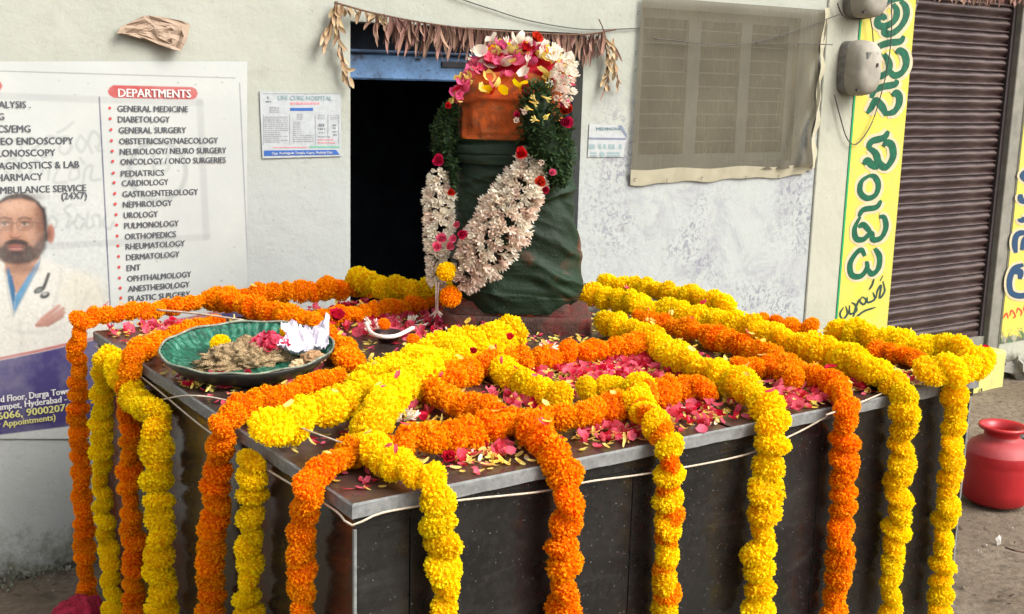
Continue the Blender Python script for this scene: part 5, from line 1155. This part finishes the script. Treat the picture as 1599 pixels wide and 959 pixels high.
o = MB().lathe([(TRR * .5, .002), (TRR * .66, .003), (TRR * .84, .018), (TRR * .985, .042), (TRR * 1.02, .052), (TRR * 1.01, .057), (TRR, .0545)], c3, 120, None, False).build('shell', simple('black_plastic_tray', (0.02, 0.02, 0.018), (0.035, .035, .03), .4, 20), tray, True); tilt(o)
b = MB(); b.tube([(c3[0] + TRR * 1.012 * math.cos(a), c3[1] + TRR * 1.012 * math.sin(a), c3[2] + .057 + .002 * math.sin(a * 11)) for a in np.linspace(0, 2 * math.pi, 90)], .0028, 5); o = b.build('rim', simple('pale_rim', (0.30, 0.32, 0.24), (0.08, .10, .07), .6, 25), tray, True); tilt(o)
def tp(px, py, z=.05):
    d = ray((px, py)); g = np.array([-TK * nh[0], -TK * nh[1], 1.0]); c = np.array(c3) + np.array([0, 0, z - .02]); return CAM + d * float((c - CAM) @ g) / float(d @ g)
def lone(px, py, z, r_, color, label, ax=(0, -.6, .8)):
    o = put_flower(None, tp(px, py, z), ax, r_, color, 1.15); return tag(o, label, 'flower')
_pf = put_flower
def put_lone(p, ax, r_, color, label):
    o = link('marigold', rnd.choice(MG[color])); o.rotation_mode = 'QUATERNION'; o.location = p; o.rotation_quaternion = quat_to(ax, 1.0); o.scale = (r_, r_, r_ * 1.15); return tag(o, label, 'flower')
put_lone(tp(344, 537, .062), (-.4, -.5, .8), .026, 'yellow', 'yellow marigold in the left half of the tray')
put_lone(tp(450, 519, .075), (.2, -.5, .8), .022, 'yellow', 'yellow marigold behind the crumpled paper in the tray')
put_lone(tp(646, 532, .02), (.0, -.6, .6), .020, 'orange', 'single small orange marigold below the white tassel')
put_lone(tp(600, 506, .03), (.2, -.5, .8), .018, 'orange', 'small orange marigold behind the little cup')
# tan mass of powdery fibre
def lump(cx_, cy_, z, rx, ry, rz, mat, name, label, cat, seed=0, amp=.25, freq=9, kind=None, n=40):
    c = tp(cx_, cy_, z); V = []; m_ = n // 2
    for i in range(m_ + 1):
        ph = math.pi * i / m_
        for k in range(n):
            a = 2 * math.pi * k / n; d = np.array([math.sin(ph) * math.cos(a), math.sin(ph) * math.sin(a), math.cos(ph)])
            q = Vector(d * np.array([rx, ry, rz]) * freq * 10) + Vector((seed, 0, 0)); s_ = 1 + amp * mnoise.noise(q) + amp * .6 * mnoise.noise(q * 2.7) + amp * .4 * mnoise.noise(q * 6)
            V.append(c + d * np.array([rx, ry, rz]) * s_)
    Fc = [(i * n + k, (i + 1) * n + k, (i + 1) * n + (k + 1) % n, i * n + (k + 1) % n) for i in range(m_) for k in range(n)]
    o = MB().add(V, Fc).build(name, mat, None, True); return tag(o, label, cat, None, kind)
tan = simple('tan_grain', (0.55, 0.40, 0.22), (0.30, 0.19, 0.09), .9, 90, 1.0, bd=.012)
lump(390, 562, .038, .118, .056, .042, tan, 'grain_pile', 'heap of tan brown grain spread along the front of the tray', 'grain', 3, .35, 7, n=90)
lump(390, 541, .050, .032, .026, .026, tan, 'grain_pile', 'small mound of tan grain between the marigold and the pink petals in the tray', 'grain', 9, .35, 7, n=60)
pp = PB(); cpk = tp(418, 545, .06)
for k in range(170):
    d = nr.normal(0, 1, 3); d /= np.linalg.norm(d); d[2] = abs(d[2]); pp.petal(cpk + d * np.array([.050, .034, .036]) * rnd.uniform(.6, 1), rnd.uniform(.014, .02), .007, .8, rotm(rnd.uniform(-1, 1), rnd.uniform(-1, 1), rnd.uniform(0, 6)))
tag(pp.build('pink_petal_pile', M['pink']), 'pile of bright pink petals in the tray beside the crumpled paper', 'petals', None, 'stuff')
# crumpled paper with two brown lumps
pc = tp(474, 556, .042); V = []; n = 34
for j in range(n + 1):
    for i in range(n + 1):
        u, v = i / n * 2 - 1, j / n * 2 - 1; r2 = math.hypot(u, v); q = Vector((u * 2.3, v * 2.3, 1))
        fold = abs(mnoise.noise(q)) * .03 + abs(mnoise.noise(q * 2.2)) * .018
        x = u * .054 * (1 + .25 * mnoise.noise(q * 1.5)); y = v * .050 * (1 + .25 * mnoise.noise(q * 1.7 + Vector((5, 0, 0))))
        V.append(pc + rh * x + nh * y + np.array([0, 0, fold + .030 * max(0, r2 - .35) ** 1.0 + (.020 if v > .2 else 0) * (v - .2) * 2 + (.02 * max(0, u - .55) * max(0, v + .3))]))
Fc = [(j * (n + 1) + i, j * (n + 1) + i + 1, (j + 1) * (n + 1) + i + 1, (j + 1) * (n + 1) + i) for j in range(n) for i in range(n)]
pm2 = simple('white_tissue', (0.66, 0.62, 0.68), (0.58, 0.54, 0.62), .8, 20, .4)
tag(MB().add(V, Fc).build('crumpled_paper', pm2, None, False), 'crumpled white paper lying open in the right half of the tray', 'paper')
brn = simple('brown_sugar', (0.40, 0.24, 0.12), (0.28, 0.15, 0.07), .7, 50, .8)
lump(488, 560, .070, .028, .020, .017, brn, 'jaggery', 'brown lump on the right of the open white paper', 'sweet', 4, .4, 12)
lump(464, 569, .064, .017, .012, .011, simple('pale_brown_sugar', (0.58, 0.42, 0.24), (0.4, .27, .14), .7, 50, .8), 'jaggery', 'small pale brown lump at the left of the open white paper', 'sweet', 6, .4, 14)
# little dark cup with white cotton twist
cc = onz((606, 534), TZ + .001); cup = empty('small_cup', tuple(cc), 'small dark clay cup behind the bright yellow garland, left of the stone', 'cup')
MB().lathe([(.012, .001), (.024, .003), (.034, .018), (.038, .028), (.036, .029), (.030, .016), (.010, .006)], cc, 40, None, True).build('bowl', simple('dark_clay', (0.035, 0.02, 0.018), None, .5, 30), cup, True)
b = MB(); b.tube(catmull([onz(p, TZ + .035) for p in ((572, 505), (580, 520), (598, 526), (620, 524), (645, 512))], .01), [.004, .008, .009, .008, .006, .005, .004][:7] if False else .0055, 8)
tag(b.build('cotton_string', M['wstring'], None, True), 'thick white cotton twist lying across the small dark cup', 'string')
def bloom(px, py, n_, label, z=.012, L=.026):
    c = onz((px, py), TZ + z); t_ = empty('white_flower', tuple(c), label, 'flower')
    for k in range(n_): tub(c + nr.normal(0, .006, 3) * np.array([1, 1, .3]), (rnd.uniform(-1, 1), rnd.uniform(-1, 1), rnd.uniform(.1, .7)), L, 'white', t_, 'floret')
bloom(630, 655, 9, 'white tuberose cluster lying left of the orange garland on the slab')
bloom(584, 508, 5, 'white flower left of the little cup'); bloom(640, 503, 4, 'white flower at the end of the tassel string')
bloom(857, 545, 3, 'single white flower leaning on the orange garland before the stone', .05)
bloom(580, 515, 4, 'white flower beside the cotton twist, left of the cup')

# ------------------------------------------------------------------ ground objects
# red plastic water pot
gp = onz((1553, 782), 0); gp = gp + np.array([0, 0.0, 0]); Rp = pxw(52, gp)
pot = empty('water_pot', tuple(gp), 'round red plastic water pot standing on the ground right of the plinth', 'pot')
hs_ = pxw(120, gp) / .97
prof = [(.55, 0), (.80, .01), (.93, .06), (.985, .20), (1.0, .36), (1.0, .50), (.985, .54), (1.0, .56), (.97, .66), (.88, .745), (.70, .80), (.57, .825), (.52, .84), (.50, .87), (.51, .91), (.56, .935), (.66, .95), (.69, .97), (.68, .995), (.62, 1.0), (.54, .975), (.47, .94), (.44, .89), (.44, .85)]
m_, t, bb = nmat('red_plastic'); t.links.new(ramp(t, noise_(t, 7, 6), [(0.35, (0.30, 0.006, 0.009)), (0.65, (0.42, 0.012, 0.016))]), bb.inputs['Base Color']); t.links.new(ramp(t, noise_(t, 5, 5), [(0.4, .38), (0.7, .6)]), bb.inputs['Roughness']); redp = m_
tp_, t2, b2 = nmat('sky_sheen_red_plastic'); t2.links.new(ramp(t2, noise_(t2, 9, 7), [(0.35, (0.29, 0.015, 0.018)), (0.7, (0.36, 0.055, 0.055))]), b2.inputs['Base Color']); b2.inputs['Roughness'].default_value = .6  # shoulder red made paler: sky reflection painted into the colour
MB().lathe([(r_ * Rp, z * hs_) for r_, z in prof[:9]], gp, 64, None, False).build('body', redp, pot, True)
MB().lathe([(r_ * Rp, z * hs_) for r_, z in prof[8:14]], gp, 64, None, False).build('shoulder', tp_, pot, True)
MB().lathe([(r_ * Rp, z * hs_) for r_, z in prof[13:]], gp, 64, None, False).build('neck', redp, pot, True)
MB().lathe([(.001, .84 * hs_), (.46 * Rp, .845 * hs_)], gp, 32, None, False).build('inside', simple('dark_red_inside', (0.25, 0.02, 0.02), None, .6, 20), pot, True)
tag(MB().tube(catmull([onz((1575, 686), .10), onz((1590, 684), .12), onz((1625, 676), .12)], .05), .012, 6).build('hose', M['wire'], None, True), 'short black hose end behind the red pot', 'hose')
# red bundle at the lower left
rb = onz((125, 985), 0.0)
V = []; n = 60; rr0 = pxw(48, rb)
for i in range(21):
    ph = (math.pi / 2) * i / 20
    for k in range(n):
        a = 2 * math.pi * k / n; d = np.array([math.cos(ph) * math.cos(a), math.cos(ph) * math.sin(a), math.sin(ph)]); s_ = 1 + .12 * mnoise.noise(Vector(d * 3)) + .06 * mnoise.noise(Vector(d * 9))
        V.append(rb + d * np.array([rr0, rr0, rr0 * 1.15]) * s_)
tag(MB().add(V, [(i * n + k, i * n + (k + 1) % n, (i + 1) * n + (k + 1) % n, (i + 1) * n + k) for i in range(20) for k in range(n)]).build('cloth_bundle', simple('crimson_print_cloth', (0.42, 0.015, 0.05), (0.20, 0.005, 0.02), .8, 60, .8), None, True), 'crimson cloth bundle on the ground at the foot of the leftmost garlands', 'bundle')
# rubble and dirt along the wall foot, pebbles, twigs
def stones(n_, fn, lo, hi):
    b = MB(); ico = [(0, 0, 1), (1, 0, 0), (0, 1, 0), (-1, 0, 0), (0, -1, 0), (0, 0, -1), (.6, .6, .5), (-.6, .6, .5), (.6, -.6, .5), (-.6, -.6, .5)]
    FI = [(0, 6, 7), (0, 8, 6), (0, 9, 8), (0, 7, 9), (6, 1, 2), (7, 2, 3), (9, 3, 4), (8, 4, 1), (6, 2, 7), (7, 3, 9), (9, 4, 8), (8, 1, 6), (5, 2, 1), (5, 3, 2), (5, 4, 3), (5, 1, 4)]
    for k in range(n_):
        p = fn(); s = rnd.uniform(lo, hi) * (1 if rnd.random() < .9 else 1.8); A = rotm(rnd.uniform(0, 6), rnd.uniform(0, 6), rnd.uniform(0, 6))
        b.add([np.array(p) + A @ (np.array(v) * s * np.array([1.2, .9, .6]) * rnd.uniform(.8, 1.2)) for v in ico], FI)
    return b
rub = stones(1800, lambda: (rnd.uniform(-1.6, 4.8), WY - abs(rnd.gauss(0, .045)) - .004, abs(rnd.gauss(0, .016))), .003, .010)
tag(rub.build('rubble', simple('crumbled_plaster', (0.20, 0.195, 0.15), (0.07, 0.075, 0.05), .95, 20)), 'crumbled plaster grit along the foot of the wall', 'rubble', None, 'stuff')
peb = stones(1600, lambda: (rnd.uniform(-2, 5.5), rnd.uniform(-1.5, 1.9), .0), .002, .007)
tag(peb.build('pebbles', simple('dusty_pebble', (0.35, 0.31, 0.26), (0.18, 0.15, 0.12), .95, 20)), 'small pebbles scattered on the ground', 'pebbles', None, 'stuff')
p = onz((1559, 843), .006); tag(stones(1, lambda: p, .014, .015).build('white_pebble', simple('chalk', (0.6, 0.56, 0.5), None, .9, 20)), 'white pebble on the ground below the red pot', 'pebble')
b = MB(); b.tube([onz((1570, 855), .006), onz((1585, 860), .012), onz((1602, 863), .006)], .003, 5); tag(b.build('twig', M['dry'], None), 'thin dark twig at the right edge of the ground', 'twig')
dl = MB()
for (x, y, r_) in ((1500, 830, 12), (1540, 832, 9), (1570, 935, 16), (1555, 938, 10), (60, 925, 14), (84, 918, 6), (30, 935, 12)):
    c = onz((x, y), .006); s = pxw(r_, c); a0 = rnd.uniform(0, 3)
    dl.add([c + np.array([s * math.cos(a0) * u - s * .35 * math.sin(a0) * v, s * math.sin(a0) * u + s * .35 * math.cos(a0) * v, .012 * abs(u) + .004]) for u, v in ((-1, 0), (-.3, .8), (.5, .7), (1, 0), (.4, -.8), (-.4, -.7))], [(0, 1, 2, 3, 4, 5)])
tag(dl.build('litter', simple('dark_dead_leaf', (0.10, 0.07, 0.045), (0.05, .035, .025), .9, 40)), 'dark dead leaves lying on the ground', 'leaves', None, 'stuff')
sg = onz((1592, 588), .0); lumpV = []
o = stones(7, lambda: sg + np.array([rnd.uniform(-.02, .10), rnd.uniform(-.05, .05), rnd.uniform(.02, .06)]), .04, .06)
tag(o.build('rubble_heap', simple('grey_rubble', (0.30, 0.28, 0.24), (0.18, 0.17, 0.15), .95, 20)), 'grey stones piled at the wall foot by the yellow step', 'rubble', None, 'stuff')
